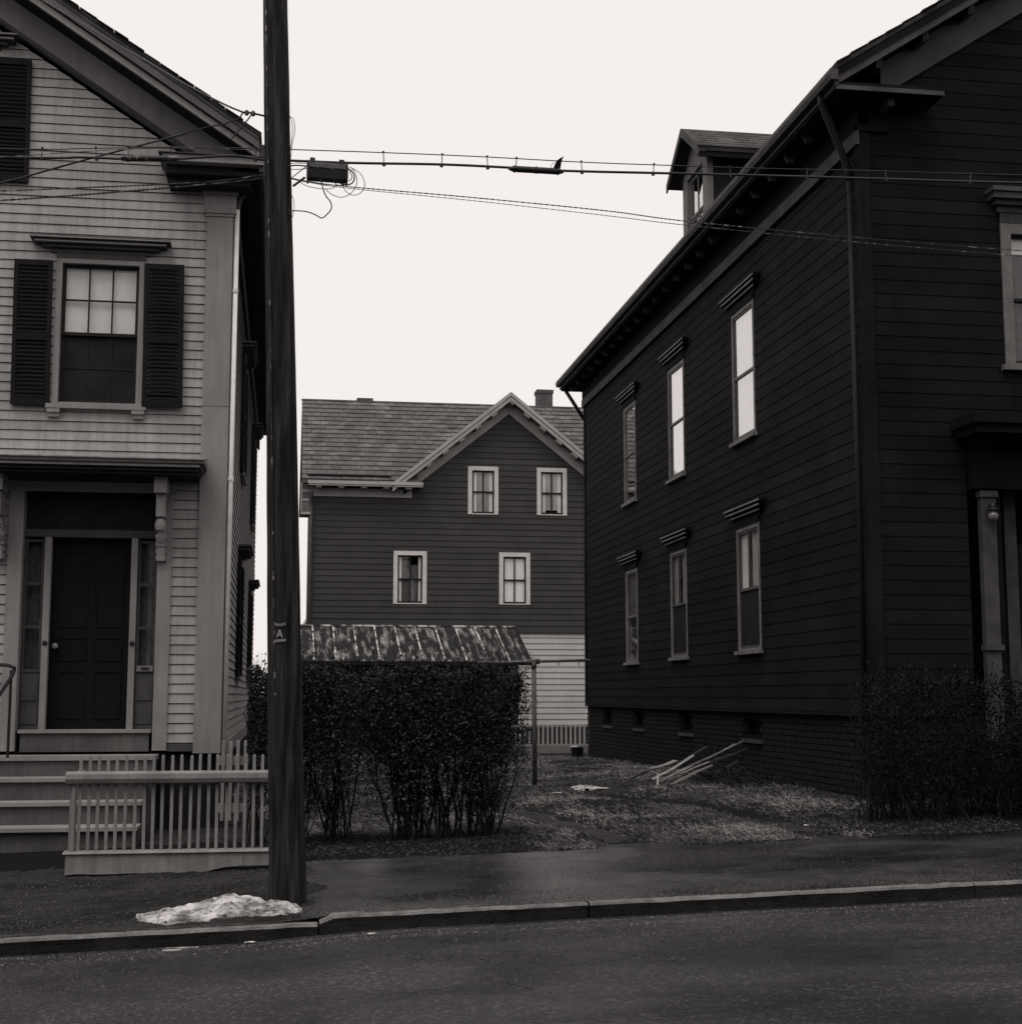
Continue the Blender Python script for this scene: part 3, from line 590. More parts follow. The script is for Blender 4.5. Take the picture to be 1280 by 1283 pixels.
for xa, xb in ((-1.532, -1.33), (-2.68, -2.478)):
    mb = MB(); tb(mb, TF, xa, xb, -.14, -.11, 1.345, 1.93); tb(mb, TF, xa + .02, xb - .02, -.11, -.1, 1.40, 1.60); tb(mb, TF, xa + .02, xb - .02, -.11, -.1, 1.64, 1.86); mb.build('sidelight_panel', M['pale_dark'], PH)
    mb = MB(); tb(mb, TF, xa, xa + .03, -.14, -.10, 1.93, 3.33); tb(mb, TF, xb - .03, xb, -.14, -.10, 1.93, 3.33)
    for z in (1.93, 2.38, 2.83, 3.28): tb(mb, TF, xa + .03, xb - .03, -.14, -.10, z, z + .03)
    slm = mb.build('sidelight', M['pale_dark'], PH)
    for z in (1.96, 2.41, 2.86): p = MB(); p.add([TF(xa + .03, -.12, z), TF(xb - .03, -.12, z), TF(xb - .03, -.12, z + .42), TF(xa + .03, -.12, z + .42)], [(0, 1, 2, 3)]); p.build('pane', M['dimglass'], slm, recalc=False)
    p = MB(); n = 10
    for i in range(n + 1): u = xa + (xb - xa) * i / n; p.v += [TF(u, -.2 + .01 * math.sin(i * 2.1), 1.95), TF(u, -.2 + .01 * math.sin(i * 2.1), 3.3)]
    p.f += [(2 * i, 2 * i + 2, 2 * i + 3, 2 * i + 1) for i in range(n)]; p.build('curtain', mat('sidelight_lace', .16, .08, 20, .9), slm, recalc=False)
mb = MB(); tb(mb, TF, -2.41, -1.60, -.25, -.2, 1.35, 3.33)
for xa, xb in ((-2.33, -2.04), (-1.97, -1.68)):
    for za, zb in ((1.45, 1.95), (2.05, 2.3), (2.4, 3.2)):
        tb(mb, TF, xa, xb, -.2, -.19, za, za + .02); tb(mb, TF, xa, xb, -.2, -.19, zb - .02, zb); tb(mb, TF, xa, xa + .02, -.2, -.19, za + .02, zb - .02); tb(mb, TF, xb - .02, xb, -.2, -.19, za + .02, zb - .02)
dr = mb.build('door', M['door'], PH)
mb = MB(); mb.lathe(TF(-2.35, -.19, 2.2), [(.012, 0), (.014, -.03), (.03, -.035), (.034, -.055), (.02, -.07)], 12, 'Y'); mb.build('handle', M['metal'], dr, smooth=True)
for x in (-1.565, -2.44): mb = MB(); mb.lathe(TF(x, -.06, 2.23), [(.024, 0), (.026, -.012), (.016, -.02), (.01, -.026)], 12, 'Y'); mb.build('doorbell', M['iron'], PH, smooth=True)
mb = MB(); tb(mb, TF, -1.515, -1.35, -.11, -.085, 1.94, 2.0); ms = mb.build('mail_slot', M['metal'], PH); mb = MB(); tb(mb, TF, -1.47, -1.39, -.084, -.078, 1.958, 1.982); mb.build('slot_flap', M['iron'], ms)
# door hood
mb = MB(); tb(mb, TF, -3.08, -1.16, 0, .06, 3.80, 3.90); mb.build('entablature', M['pale_trim'], PH)
mb = MB(); tb(mb, TF, -3.06, -1.19, 0, .05, 3.903, 3.955); mb.build('entablature_band', M['pale_dark'], PH)
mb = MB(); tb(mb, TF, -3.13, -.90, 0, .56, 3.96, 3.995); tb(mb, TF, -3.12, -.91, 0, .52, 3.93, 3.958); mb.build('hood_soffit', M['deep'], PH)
mb = MB(); mb.hexa([TF(-3.16, .58, 3.998), TF(-.88, .58, 3.998), TF(-.88, 0, 3.998), TF(-3.16, 0, 3.998), TF(-3.18, .6, 4.03), TF(-.86, .6, 4.03), TF(-.86, 0, 4.03), TF(-3.18, 0, 4.03)])
tb(mb, TF, -3.2, -.845, 0, .62, 4.034, 4.07); mb.build('hood_cornice', M['pale_dark'], PH)
mb = MB(); tb(mb, TF, -3.16, -.885, .582, .598, 4.0, 4.028); mb.build('hood_fillet', M['pale_trim'], PH)
mb = MB(); n = 24
for i in range(n + 1):
    x = -3.2 + (2.355) * i / n; mb.v += [TF(x, .63, 4.072), TF(x, .63, 4.082 + .003 * fn(x * 9)), TF(x, 0, 4.19 + .01 * fn(x * 3, 2)), TF(x, 0, 4.06)]
for i in range(n): mb.f += [(4 * i + j, 4 * i + 4 + j, 4 * i + 4 + (j + 1) % 4, 4 * i + (j + 1) % 4) for j in range(4)]
mb.f += [(0, 1, 2, 3), (4 * n, 4 * n + 3, 4 * n + 2, 4 * n + 1)]; mb.build('hood_roof', M['hood'], PH)
for cx_ in (-1.285, -2.91):
    mb = MB()
    tb(mb, TF, cx_ - .065, cx_ + .065, .06, .40, 3.76, 3.925)
    tb(mb, TF, cx_ - .045, cx_ + .045, .05, .33, 3.52, 3.755)
    mb.lathe(TF(cx_, .27, 3.43), [(.02, -.07), (.05, -.045), (.058, 0), (.05, .045), (.04, .07)], 14, 'Z')
    for k, (zz, dd) in enumerate(((3.32, .22), (3.25, .18), (3.18, .14), (3.11, .11))):
        mb.lathe(TF(cx_, dd * .55, zz), [(.034, -.055), (.04, 0), (.034, .055)], 12, 'X')
    mb.lathe(TF(cx_, .10, 3.30), [(.05, -.045), (.06, 0), (.05, .045)], 12, 'X')
    tb(mb, TF, cx_ - .04, cx_ + .04, .044, .12, 3.08, 3.5)
    mb.build('bracket', M['pale_trim'], PH)
# stoop
sp = MB(); tb(sp, TF, -3.3, -1.25, .046, .40, 1.05, 1.095); stoop = sp.build('landing', M['pale_trim'], PH)
levels = [(1.05, .40), (.86, .76), (.65, 1.06), (.44, 1.4)]
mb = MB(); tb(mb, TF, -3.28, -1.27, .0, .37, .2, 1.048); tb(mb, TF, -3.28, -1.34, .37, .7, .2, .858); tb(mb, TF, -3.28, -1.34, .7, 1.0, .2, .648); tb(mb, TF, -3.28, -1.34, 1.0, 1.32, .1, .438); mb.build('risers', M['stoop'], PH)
for (z, d1), d0 in zip(levels[1:], (.372, .702, 1.002)):
    mb = MB(); tb(mb, TF, -3.3, -1.32, d0, d1 - .02, z, z + .035); mb.build('tread', M['pale_trim'], PH)
mb = MB(); pts = catmull([(-2.95, 15.5, 2.0), (-2.66, 15.0, 1.98), (-2.62, 14.95, 1.9), (-2.72, 14.4, 1.55), (-2.78, 14.2, 1.2), (-2.79, 14.18, .35)], 6); mb.tube([Vector(p) for p in pts], .019, 8)
mb.tube([(-2.64, 14.97, 1.94), (-2.64, 14.97, 1.09)], .014, 8); mb.build('handrail', M['iron'], PH)
# white downspout with strap bands
mb = MB(); mb.tube([(-.592, 15.585, 1.05), (-.592, 15.585, 6.92)], .026, 10); ds = mb.build('downspout', M['dspout'], PH, smooth=True)
mb = MB(); mb.tube(catmull([(-.592, 15.585, 6.9), (-.56, 15.6, 7.05), (-.42, 15.6, 7.2)], 5), .024, 8); mb.build('downspout_elbow', M['pale_dark'], PH, smooth=True)
for z in (6.0, 3.95): mb = MB(); mb.tube([(-.592, 15.585, z), (-.592, 15.585, z + .04)], .033, 10); mb.build('strap', M['dspout'], ds)
mb = MB(); mb.box(-4.2, -3.7, 22, 22.5, 9, 10.6); mb.build('chimney', M['chim'], PH)

# ================================================================== 2. dark clapboard house (right)
DH = thing('dark_clapboard_house', (9.4, 15.02, .5), 'nearly black clapboard house with a roof dormer, right of the yard', 'house')
XS = 6.3; YN = 15.02; YE = 30.3; XE = 12.5; XCr = (XS + XE) / 2
TSd = lambda s, d, z: (XS - d, s, z); TFd = lambda s, d, z: (s, YN - d, z)
rs = .645
def rzr(x): return 8.585 + rs * (x - 5.877) if x <= XCr else 8.585 + rs * (2 * XCr - x - 5.877)
side_w = [(18.83, 19.82, 5.25, 7.12), (22.40, 23.37, 5.23, 7.10), (25.70, 26.62, 5.25, 7.08), (18.78, 19.77, 2.30, 4.02), (22.40, 23.37, 2.30, 4.03), (25.68, 26.58, 2.29, 3.99)]
FW = (7.94, 8.98, 5.37, 7.02); FD = (7.42, 9.6, 1.0, 4.55); FW2 = (10.6, 11.6, 5.37, 7.02); FW3 = (10.6, 11.6, 2.2, 4.0)
siding(DH, TSd, 1.5, 8.30, .16, lambda z: (YN + .1, YE - .1), [(h[0] + .03, h[1] - .03, h[2] + .02, h[3] - .02) for h in side_w], M['dark'], M['dark'], thick=.011, gap=.003, split=5)
def extD(z):
    if z < 8.35: return (XS + .1, XE - .1)
    a = 5.877 + (z + .35 - 8.585) / rs + .35; return (a, 2 * XCr - a)
siding(DH, TFd, 1.5, 10.4, .16, extD, [(h[0] + .03, h[1] - .03, h[2] + .02, h[3] - .02) for h in (FW, FW2, FW3)] + [FD], M['dark'], M['dark'], thick=.011, gap=.003)
mb = MB(); mb.box(XE - .1, XE, YN, YE, 1.4, 8.35); mb.box(XS + .02, XE, YE - .1, YE, 1.4, 8.35); mb.prism([(XS, 8.35), (XE, 8.35), (XCr, rzr(XCr) - .3)], (YE - .1, YE), lambda x, z, e: (x, e, z)); mb.build('rear_wall', M['dark'], DH)
for (xa, xb, ya, yb) in ((XS - .03, XS + .1, YN - .03, YN + .1), (XS - .03, XS + .1, YE - .1, YE + .03), (XE - .1, XE + .03, YN - .03, YN + .1)):
    mb = MB(); mb.box(xa, xb, ya, yb, 1.5, 8.0); mb.build('corner_board', M['dark'], DH)
# brick foundation: mortar body + joined bricks; basement windows recessed
bw_ = [(18.93, 19.68, 1.10, 1.42), (22.25, 22.98, 1.10, 1.42), (25.38, 26.1, 1.10, 1.42), (27.98, 28.68, 1.10, 1.42)]
mb = MB(); mb.box(XS + .04, XS + .3, YN + .02, YE - .02, -.2, 1.09); mb.box(XS + .32, XE, YN + .05, YE - .05, -.2, 1.46)
prev = YN + .02
for h in sorted(bw_): mb.box(XS + .04, XS + .3, prev, h[0], 1.092, 1.46); prev = h[1]
mb.box(XS + .04, XS + .3, prev, YE - .02, 1.092, 1.46); mb.box(XS + .31, XE - .02, YN + .04, YN + .3, -.2, 1.46); mb.build('foundation', M['mortar'], DH)
mb = MB()
def brickrun(T, s0, s1, holes):
    r = 0
    for zA, zB in rows(.22, 1.46, .075):
        s = s0 - (.11 if r % 2 else 0)
        while s < s1:
            a, b = max(s, s0), min(s + .205, s1); s += .215
            if b - a < .03: continue
            if any(h[0] - .01 < (a + b) / 2 < h[1] + .01 and h[2] - .02 < zA + .03 < h[3] + .03 for h in holes): continue
            dd = -.012 + random.uniform(-.004, .004); tb(mb, T, a, b, -.045, dd, zA, zB - .011)
        r += 1
brickrun(TSd, YN + .02, YE - .02, bw_); brickrun(TFd, XS + .03, 9, [])
mb.build('bricks', M['brick'], DH, kind='stuff')
for h in bw_:
    mb = MB(); tb(mb, TSd, h[0], h[0] + .05, -.12, -.05, h[2], h[3]); tb(mb, TSd, h[1] - .05, h[1], -.12, -.05, h[2], h[3]); tb(mb, TSd, h[0] + .05, h[1] - .05, -.12, -.05, h[3] - .05, h[3]); tb(mb, TSd, h[0] + .05, h[1] - .05, -.12, -.05, h[2], h[2] + .05)
    cw = mb.build('cellar_window', M['dark_soffit'], DH)
    mb = MB(); tb(mb, TSd, h[0] - .05, h[1] + .05, -.1, .02, h[2] - .05, h[2] - .005); mb.build('sill', M['dark_trim'], cw)
    mb = MB(); mb.add([TSd(h[0] + .05, -.1, h[2] + .05), TSd(h[1] - .05, -.1, h[2] + .05), TSd(h[1] - .05, -.1, h[3] - .05), TSd(h[0] + .05, -.1, h[3] - .05)], [(0, 1, 2, 3)]); mb.build('pane', M['black'], cw, recalc=False)
    mb = MB(); tb(mb, TSd, h[0], h[1], -.25, -.2, h[2], h[3]); mb.build('dark_cellar', M['black'], cw)
mb = MB(); tb(mb, TSd, YN + .03, YE - .03, 0, .05, 1.462, 1.497); tb(mb, TFd, XS + .05, 7.3, 0, .05, 1.462, 1.497); mb.build('water_table', M['dark'], DH)
# frieze band, soffit, eave, gutter
mb = MB(); tb(mb, TSd, YN - .05, YE + .05, .026, .05, 8.005, 8.30); mb.build('frieze', M['dark_soffit'], DH)
mb = MB(); tb(mb, TSd, YN - .06, YE + .05, .026, .065, 7.84, 8.0); mb.build('frieze_moulding', M['dark_trim'], DH)
mb = MB(); mb.box(5.90, XS + .1, 14.6, 30.88, 8.302, 8.335); mb.build('eave_soffit', M['dark_soffit'], DH)
mb = MB(); mb.box(5.885, 5.90, 14.585, 30.88, 8.31, 8.47); mb.build('eave_fascia', M['dark_soffit'], DH)
mb = MB(); mb.prism([(5.80, 8.40), (5.884, 8.40), (5.884, 8.52), (5.79, 8.52), (5.78, 8.46)], (14.55, 30.95), lambda x, z, e: (x, e, z)); mb.prism([(5.868, 8.345), (5.884, 8.345), (5.884, 8.372), (5.862, 8.372)], (14.56, 30.94), lambda x, z, e: (x, e, z)); mb.build('gutter', M['dark_trim'], DH)
y = 15.3
while y < 30.6:
    mb = MB(); mb.hexa([(6.02, y - .02, 8.22), (6.1, y - .02, 8.22), (6.1, y + .02, 8.22), (6.02, y + .02, 8.22), (5.98, y - .03, 8.3), (6.1, y - .03, 8.3), (6.1, y + .03, 8.3), (5.98, y + .03, 8.3)])
    pass
    mb.build('eave_bracket', M['dark_trim'], DH); y += .655
# roof
for sg in (1, -1):
    fx = (lambda x: x) if sg > 0 else (lambda x: 2 * XCr - x)
    mb = MB(); roof_slab(mb, fx(5.84), rzr(5.84), fx(XCr), rzr(XCr), 14.55, 30.95, .05); mb.build('roof', M['dshingle'], DH)
    def band(y0, y1, t0, t1, name, m_, xa=5.86):
        mb = MB(); mb.hexa([(fx(xa), y0, rzr(xa) - t1), (fx(XCr), y0, rzr(XCr) - t1), (fx(XCr), y1, rzr(XCr) - t1), (fx(xa), y1, rzr(xa) - t1),
                            (fx(xa), y0, rzr(xa) - t0), (fx(XCr), y0, rzr(XCr) - t0), (fx(XCr), y1, rzr(XCr) - t0), (fx(xa), y1, rzr(xa) - t0)]); mb.build(name, m_, DH)
    band(14.56, 14.62, .052, .13, 'crown_moulding', M['dark_soffit']); band(14.575, 14.63, .133, .145, 'crown_moulding', M['dark_trim']); band(14.585, 14.64, .15, .225, 'rake_fascia', M['dark_trim'])
    band(14.642, YN, .17, .21, 'rake_soffit', M['dark_soffit'])
    # wall frieze under rake
    mb = MB(); xa, xb = 6.55, XCr
    lowz = lambda x: rzr(x) - .60
    mb.hexa([(fx(xa), YN - .06, lowz(xa)), (fx(xb), YN - .06, lowz(xb)), (fx(xb), YN - .026, lowz(xb)), (fx(xa), YN - .026, lowz(xa)), (fx(xa), YN - .06, rzr(xa) - .213), (fx(xb), YN - .06, rzr(xb) - .213), (fx(xb), YN - .026, rzr(xb) - .213), (fx(xa), YN - .026, rzr(xa) - .213)])
    mb.build('rake_frieze', mat('dark_house_frieze', .055, .03, 2.5, .6), DH)
    x = 6.42
    while x < XCr:
        z = rzr(x) - .215; mb = MB(); mb.hexa([(fx(x - .035), 14.70, z - .10), (fx(x + .035), 14.70, z - .08), (fx(x + .035), 14.94, z - .08), (fx(x - .035), 14.94, z - .10), (fx(x - .035), 14.66, z), (fx(x + .035), 14.66, z + .03), (fx(x + .035), 14.95, z + .03), (fx(x - .035), 14.95, z)])
        mb.build('rake_bracket', M['dark_trim'], DH); x += .56
    mb = MB(); a, b = sorted((fx(5.87), fx(7.12))); mb.box(a, b, 14.57, 14.6, 8.30, 8.35); mb.build('cornice_return', M['dark_trim'], DH); mb = MB(); mb.box(a, b, 14.602, YN - .01, 8.31, 8.40); mb.build('return_soffit', M['dark_soffit'], DH)
    mb = MB(); a, b = sorted((fx(6.25), fx(6.62))); mb.box(a, b, YN - .06, YN, 8.0, 8.08); mb.build('frieze_return', M['dark_soffit'], DH)
    mb = MB(); a, b = sorted((fx(6.52), fx(6.60))); mb.box(a, b, 14.72, 14.93, 8.21, 8.30); mb.build('rake_bracket', M['dark_trim'], DH)
mb = MB(); x = 5.86
while x < XCr:
    L_ = .15 + random.random() * .06; dz = random.uniform(0, .02); yy = 14.53 + random.uniform(-.02, .02)
    mb.hexa([(x, yy, rzr(x) + dz), (x + L_, yy, rzr(x + L_) + dz), (x + L_, 15.0, rzr(x + L_) + dz), (x, 15.0, rzr(x) + dz), (x, yy, rzr(x) + dz + .018), (x + L_, yy, rzr(x + L_) + dz + .006), (x + L_, 15.0, rzr(x + L_) + dz + .006), (x, 15.0, rzr(x) + dz + .018)]); x += L_ + .01
mb.build('edge_shingles', M['dshingle'], DH, kind='stuff')
# side windows
wc, sh = M['whitecurt'], M['shade']
cap_ = lambda z1: (z1 + .07, .22, .30, .11)
kw = dict(cas=.05, head=.06, inset=-.006, sw=.03, trim=mat('side_window_paint', .22, .13, 5, .7, spec=.15), gl=M['storm'], cap_m=M['dark_soffit'], prj=.02, sill=.05)
shades = [[(0, 1, 0, 1, wc)], [(0, 1, 0, 1, wc)], [(0, 1, .9, 1, wc)], [(0, .45, .5, 1, M['curtain']), (.7, 1, .5, 1, wc)], [(0, .4, .5, 1, M['curtain']), (.75, 1, .5, 1, M['curtain'])], [(0, 1, .5, 1, mat('grey_curtain', .1, .06, 8, .9))]]
for i, (h, s_) in enumerate(zip(side_w, shades)):
    k2 = dict(kw); z1 = h[3]
    k2['up'] = (2, 1) if i in (3, 4) else (1, 1)
    k2['sashm'] = M['dark_win'] if i in (2, 5) else mat('brown_sash', .08, .05, 6, .5)
    if i >= 3: k2['gl'] = M['glass']
    w_ = window(DH, TSd, *h, shade=s_, cap=cap_(z1), screen=i in (3, 4), **k2)
# front windows and door surround
window(DH, TFd, *FW, cas=.12, trim=M['dark_win'], shade=[(0, 1, .86, 1, sh), (0, .5, 0, .86, mat('grey_curtain', .1)), (.5, 1, 0, .86, MATS['grey_curtain'])], cap=(7.14, .26, .16, .2), cap_m=M['dark_trim'], sill=.06)
window(DH, TFd, *FW2, cas=.12, trim=M['dark_win'], shade=[(0, 1, .5, 1, sh)], cap=(7.14, .26, .16, .2), cap_m=M['dark_trim'], sill=.06)
window(DH, TFd, *FW3, cas=.12, trim=M['dark_win'], shade=[(0, 1, .5, 1, sh)], cap=(4.1, .26, .16, .2), cap_m=M['dark_trim'], sill=.06)
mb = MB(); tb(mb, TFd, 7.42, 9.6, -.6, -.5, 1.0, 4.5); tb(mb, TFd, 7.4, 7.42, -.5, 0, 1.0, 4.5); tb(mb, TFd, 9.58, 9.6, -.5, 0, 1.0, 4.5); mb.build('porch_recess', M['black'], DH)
for a in (7.55, 9.28):
    mb = MB(); tb(mb, TFd, a, a + .17, -.02, .07, 1.2, 3.86); tb(mb, TFd, a - .02, a + .19, -.02, .1, 3.862, 3.93); tb(mb, TFd, a - .02, a + .19, -.02, .1, 2.18, 2.24); mb.build('pilaster', mat('porch_paint', .075, .045, 5, .75, spec=.15), DH)
    mb = MB(); tb(mb, TFd, a + .172, a + .25, -.3, .02, 1.2, 3.9); mb.build('jamb', M['dark_soffit'], DH)
for a in (7.98, 8.95):
    mb = MB(); tb(mb, TFd, a, a + .14, -.4, -.25, 1.2, 4.05); mb.build('door_post', MATS['porch_paint'], DH)
mb = MB(); tb(mb, TFd, 8.12, 8.95, -.45, -.4, 1.2, 3.4); tb(mb, TFd, 8.2, 8.5, -.4, -.39, 1.4, 2.1); tb(mb, TFd, 8.57, 8.87, -.4, -.39, 1.4, 2.1); mb.build('door', M['door'], DH)
mb = MB(); tb(mb, TFd, 7.44, 9.58, -.02, .12, 3.95, 4.5); mb.build('entablature', M['dark'], DH)
mb = MB(); tb(mb, TFd, 7.3, 9.72, -.02, .55, 4.502, 4.6); tb(mb, TFd, 7.25, 9.77, -.02, .6, 4.602, 4.72); mb.build('door_hood', M['dark_soffit'], DH)
mb = MB(); tb(mb, TFd, 7.4, 9.6, .0, 1.2, .4, 1.18); tb(mb, TFd, 7.4, 9.6, 1.2, 1.5, .4, .95); mb.build('stoop', M['dark_soffit'], DH)
mb = MB(); mb.lathe(TFd(7.64, .16, 3.66), [(.02, .12), (.03, .09), (.07, .06), (.075, .05), (.03, .045)], 14); mb.tube([TFd(7.64, .05, 3.76), TFd(7.64, .16, 3.77)], .012, 6); lf = mb.build('porch_lamp', M['iron'], DH)
mb = MB(); mb.lathe(TFd(7.64, .16, 3.64), [(.012, -.065), (.045, -.045), (.06, 0), (.05, .035), (.03, .05)], 14); mb.build('globe', mat('frosted_globe', .16, .1, 5, .2, spec=.6), lf, smooth=True)
# downspouts
mb = MB(); mb.tube([(5.85, 15.0, 8.42), (5.86, 15.0, 8.30), (6.235, 15.2, 7.62), (6.24, 15.2, 7.5)], .042, 10); mb.tube([(6.24, 15.2, 7.52), (6.24, 15.2, .6)], .03, 10); mb.build('downspout', mat('downspout_paint', .014, .01, 6, .6, spec=.15), DH, smooth=True)
mb = MB(); mb.tube([(5.95, 30.75, 8.32), (6.32, 30.45, 7.6)], .04, 10); mb.tube([(6.44, 30.4, 7.55), (6.44, 30.4, .4)], .035, 10); mb.build('downspout', MATS['downspout_paint'], DH, smooth=True)
# dormer on the roof slope
mb = MB(); XD = 6.6; ya, yb = 21.9, 23.3; TD = lambda s, d, z: (XD - d, s, z)
mb.prism([(XD, rzr(XD)), (XD, 10.42), (XD + (10.42 - rzr(XD)) / rs, 10.42)], (ya, ya + .08), lambda x, z, e: (x, e, z)); dm = mb.build('dormer', M['dark'], DH); mb = MB(); mb.prism([(XD, rzr(XD)), (XD, 10.42), (XD + (10.42 - rzr(XD)) / rs, 10.42)], (yb - .08, yb), lambda x, z, e: (x, e, z))
mb.build('dormer_cheek', M['dark'], dm)
mb = MB(); tb(mb, TD, ya - .02, ya + .24, -.08, .02, 8.9, 10.42); tb(mb, TD, yb - .24, yb + .02, -.08, .02, 8.9, 10.42); tb(mb, TD, ya + .24, yb - .24, -.08, .02, 10.32, 10.42)
mb.prism([(ya, 10.42), (yb, 10.42), (22.6, 10.93)], (XD - .02, XD + .08), lambda s, z, e: (e, s, z)); mb.build('dormer_front', M['dark_win'], dm)
for k in (0, 1):
    z0_, z1_ = ((9.0, 9.62), (9.62, 10.3))[k]; s0_, s1_ = ya + .25, yb - .25
    mb = MB(); d_ = -.05 + .02 * k
    tb(mb, TD, s0_, s0_ + .04, d_ - .03, d_, z0_, z1_); tb(mb, TD, s1_ - .04, s1_, d_ - .03, d_, z0_, z1_); tb(mb, TD, s0_ + .04, s1_ - .04, d_ - .03, d_, z0_, z0_ + .04); tb(mb, TD, s0_ + .04, s1_ - .04, d_ - .03, d_, z1_ - .04, z1_); tb(mb, TD, 22.59, 22.61, d_ - .028, d_ - .002, z0_ + .04, z1_ - .04)
    mb.build('dormer_sash', M['dark_win'], dm)
    for a_, b_ in ((s0_ + .04, 22.59), (22.61, s1_ - .04)):
        mb = MB(); mb.add([TD(a_, d_ - .015, z0_ + .04), TD(b_, d_ - .015, z0_ + .04), TD(b_, d_ - .015, z1_ - .04), TD(a_, d_ - .015, z1_ - .04)], [(0, 1, 2, 3)]); mb.build('pane', M['storm'], dm, recalc=False)
mb = MB(); tb(mb, TD, ya + .2, yb - .2, -.3, -.28, 8.9, 10.4); mb.build('dormer_dark', M['black'], dm)
zed = 10.40; slp = .68; hw = .95; zap = zed + slp * hw
for sg in (-1, 1):
    mb = MB(); yo = 22.6 + sg * hw; xf = 6.38; xb1 = 5.877 + (zed - 8.585) / rs; xb2 = 5.877 + (zap - 8.585) / rs
    mb.hexa([(xf, yo, zed - .07), (xb1 + .2, yo, zed - .07), (xb2 + .2, 22.6, zap - .07), (xf, 22.6, zap - .07), (xf, yo, zed), (xb1 + .2, yo, zed), (xb2 + .2, 22.6, zap), (xf, 22.6, zap)]); mb.build('dormer_roof', M['dshingle'], dm)
    mb = MB(); mb.hexa([(xf - .03, yo - sg * -.01, zed - .13), (xf - .002, yo - sg * -.01, zed - .13), (xf - .002, 22.6, zap - .13), (xf - .03, 22.6, zap - .13), (xf - .03, yo, zed + .01), (xf - .002, yo, zed + .01), (xf - .002, 22.6, zap + .01), (xf - .03, 22.6, zap + .01)]); mb.build('dormer_rake', M['dark_trim'], dm)
mb = MB(); mb.box(xf, 9.0, 22.6 - hw + .02, 22.6 - hw + .05, zed - .16, zed - .072); mb.build('dormer_eave', M['dark_soffit'], dm)
# shingles on the dormer's near slope
mb = MB(); nr = 7
for r_ in range(nr):
    t0, t1 = r_ / nr, (r_ + 1) / nr; y0 = 22.6 - hw * (1 - t0); y1 = 22.6 - hw * (1 - t1); z0_ = zed + slp * hw * t0; z1_ = zed + slp * hw * t1; x = 6.36 - (.09 if r_ % 2 else 0)
    while x < 9.2:
        L_ = .2; o_ = random.uniform(0, .006); x0_ = max(x, 6.36)
        mb.hexa([(x0_, y0 - .02, z0_ + .004), (x + L_, y0 - .02, z0_ + .004), (x + L_, y1, z1_ + .004), (x0_, y1, z1_ + .004), (x0_, y0 - .02, z0_ + .024 + o_), (x + L_, y0 - .02, z0_ + .024 + o_), (x + L_, y1, z1_ + .01), (x0_, y1, z1_ + .01)]); x += L_ + .012
mb.build('dormer_shingles', M['shingle'], dm, kind='stuff')
mb = MB(); mb.box(9.1, 9.8, 24, 24.7, 10, 12.2); mb.build('chimney', M['chim'], DH)

# ================================================================== 3. gabled house at the back
BH = thing('gabled_house', (6.9, 45, .2), 'brown clapboard house with a grey shingle roof, light trim and cross gable, behind the shed', 'house')
YB = 45.; TB = lambda s, d, z: (s, YB - d, z); bx0, bx1 = .757, 13.0; GX = 6.89; gs = .805; EZ = 8.17
def rkz(x): return 11.15 - gs * abs(x - GX)   # top of rake at the front
bwin = [(5.60, 6.56, 7.31, 8.83), (7.79, 8.75, 7.32, 8.83), (3.29, 4.32, 4.48, 6.12), (6.59, 7.57, 4.49, 6.12)]
lw = (6.0, 6.75, 2.2, 3.35)
def extB(z):
    if z < 7.8: return (bx0 + .05, bx1)
    if z < 8.1: return (3.3, bx1 - 2.0)
    h_ = (11.15 - .55 - z) / gs; return (GX - h_, GX + h_)
hb = [(h[0] + .03, h[1] - .03, h[2] + .02, h[3] - .02) for h in bwin]
siding(BH, TB, 3.63, 10.5, .188, extB, hb, M['back'], M['back'], thick=.028, gap=.013, split=4.5)
siding(BH, TB, .75, 3.60, .18, lambda z: (bx0 + .05, bx1), [(lw[0] + .02, lw[1] - .02, lw[2] + .02, lw[3] - .02)], M['light'], M['light'], thick=.03, gap=.02)
mb = MB(); tb(mb, TB, bx0, bx1, 0, .06, 3.595, 3.645); mb.build('belt_board', M['back'], BH)
mb = MB(); mb.box(bx0, bx0 + .1, YB + .002, 53, .3, 8.1); mb.box(bx1 - .1, bx1, YB + .002, 53, .3, 8.1); mb.box(bx0 + .1, bx1 - .1, 52.9, 53, .3, 8.1); mb.prism([(YB + .01, 8.1), (53, 8.1), (49, 11.4)], (bx0, bx0 + .1), lambda y, z, e: (e, y, z)); mb.prism([(YB + .01, 8.1), (53, 8.1), (49, 11.4)], (bx1 - .1, bx1), lambda y, z, e: (e, y, z)); mb.build('rear_wall', M['back'], BH)
mb = MB(); tb(mb, TB, bx0, bx0 + .09, 0, .045, .75, 8.0); mb.build('corner_board', M['back'], BH)
mb = MB(); mb.box(bx0 + .05, bx1, YB + .05, 52.8, -.1, .74); mb.build('foundation', M['mortar'], BH)
for i, h in enumerate(bwin):
    cr = M['whitecurt']; s_ = [(.02, .22, 0, 1, cr), (.78, .98, 0, 1, cr), (.22, .78, .1 * (i % 2), 1, M['curtain'])]
    if i == 3: s_ = [(0, 1, 0.04, .98, mat('bright_blind', .85, .78, 3, .8))]
    if i == 2: s_ = [(.02, .16, 0, 1, cr), (.84, .98, 0, 1, cr), (.16, .5, 0, .9, mat('grey_curtain', .1)), (.5, .8, 0, .8, mat('grey_curtain', .1))]
    window(BH, TB, *h, cas=.13, trim=M['back_win'], up=(2, 1), lo=(2, 1), shade=s_, sill=.0, prj=.04, sw=.045, muntin=.04, inset=.012)
window(BH, TB, *lw, cas=.13, trim=M['back_win'], up=(1, 1), lo=(1, 1), sill=.0, prj=.04)
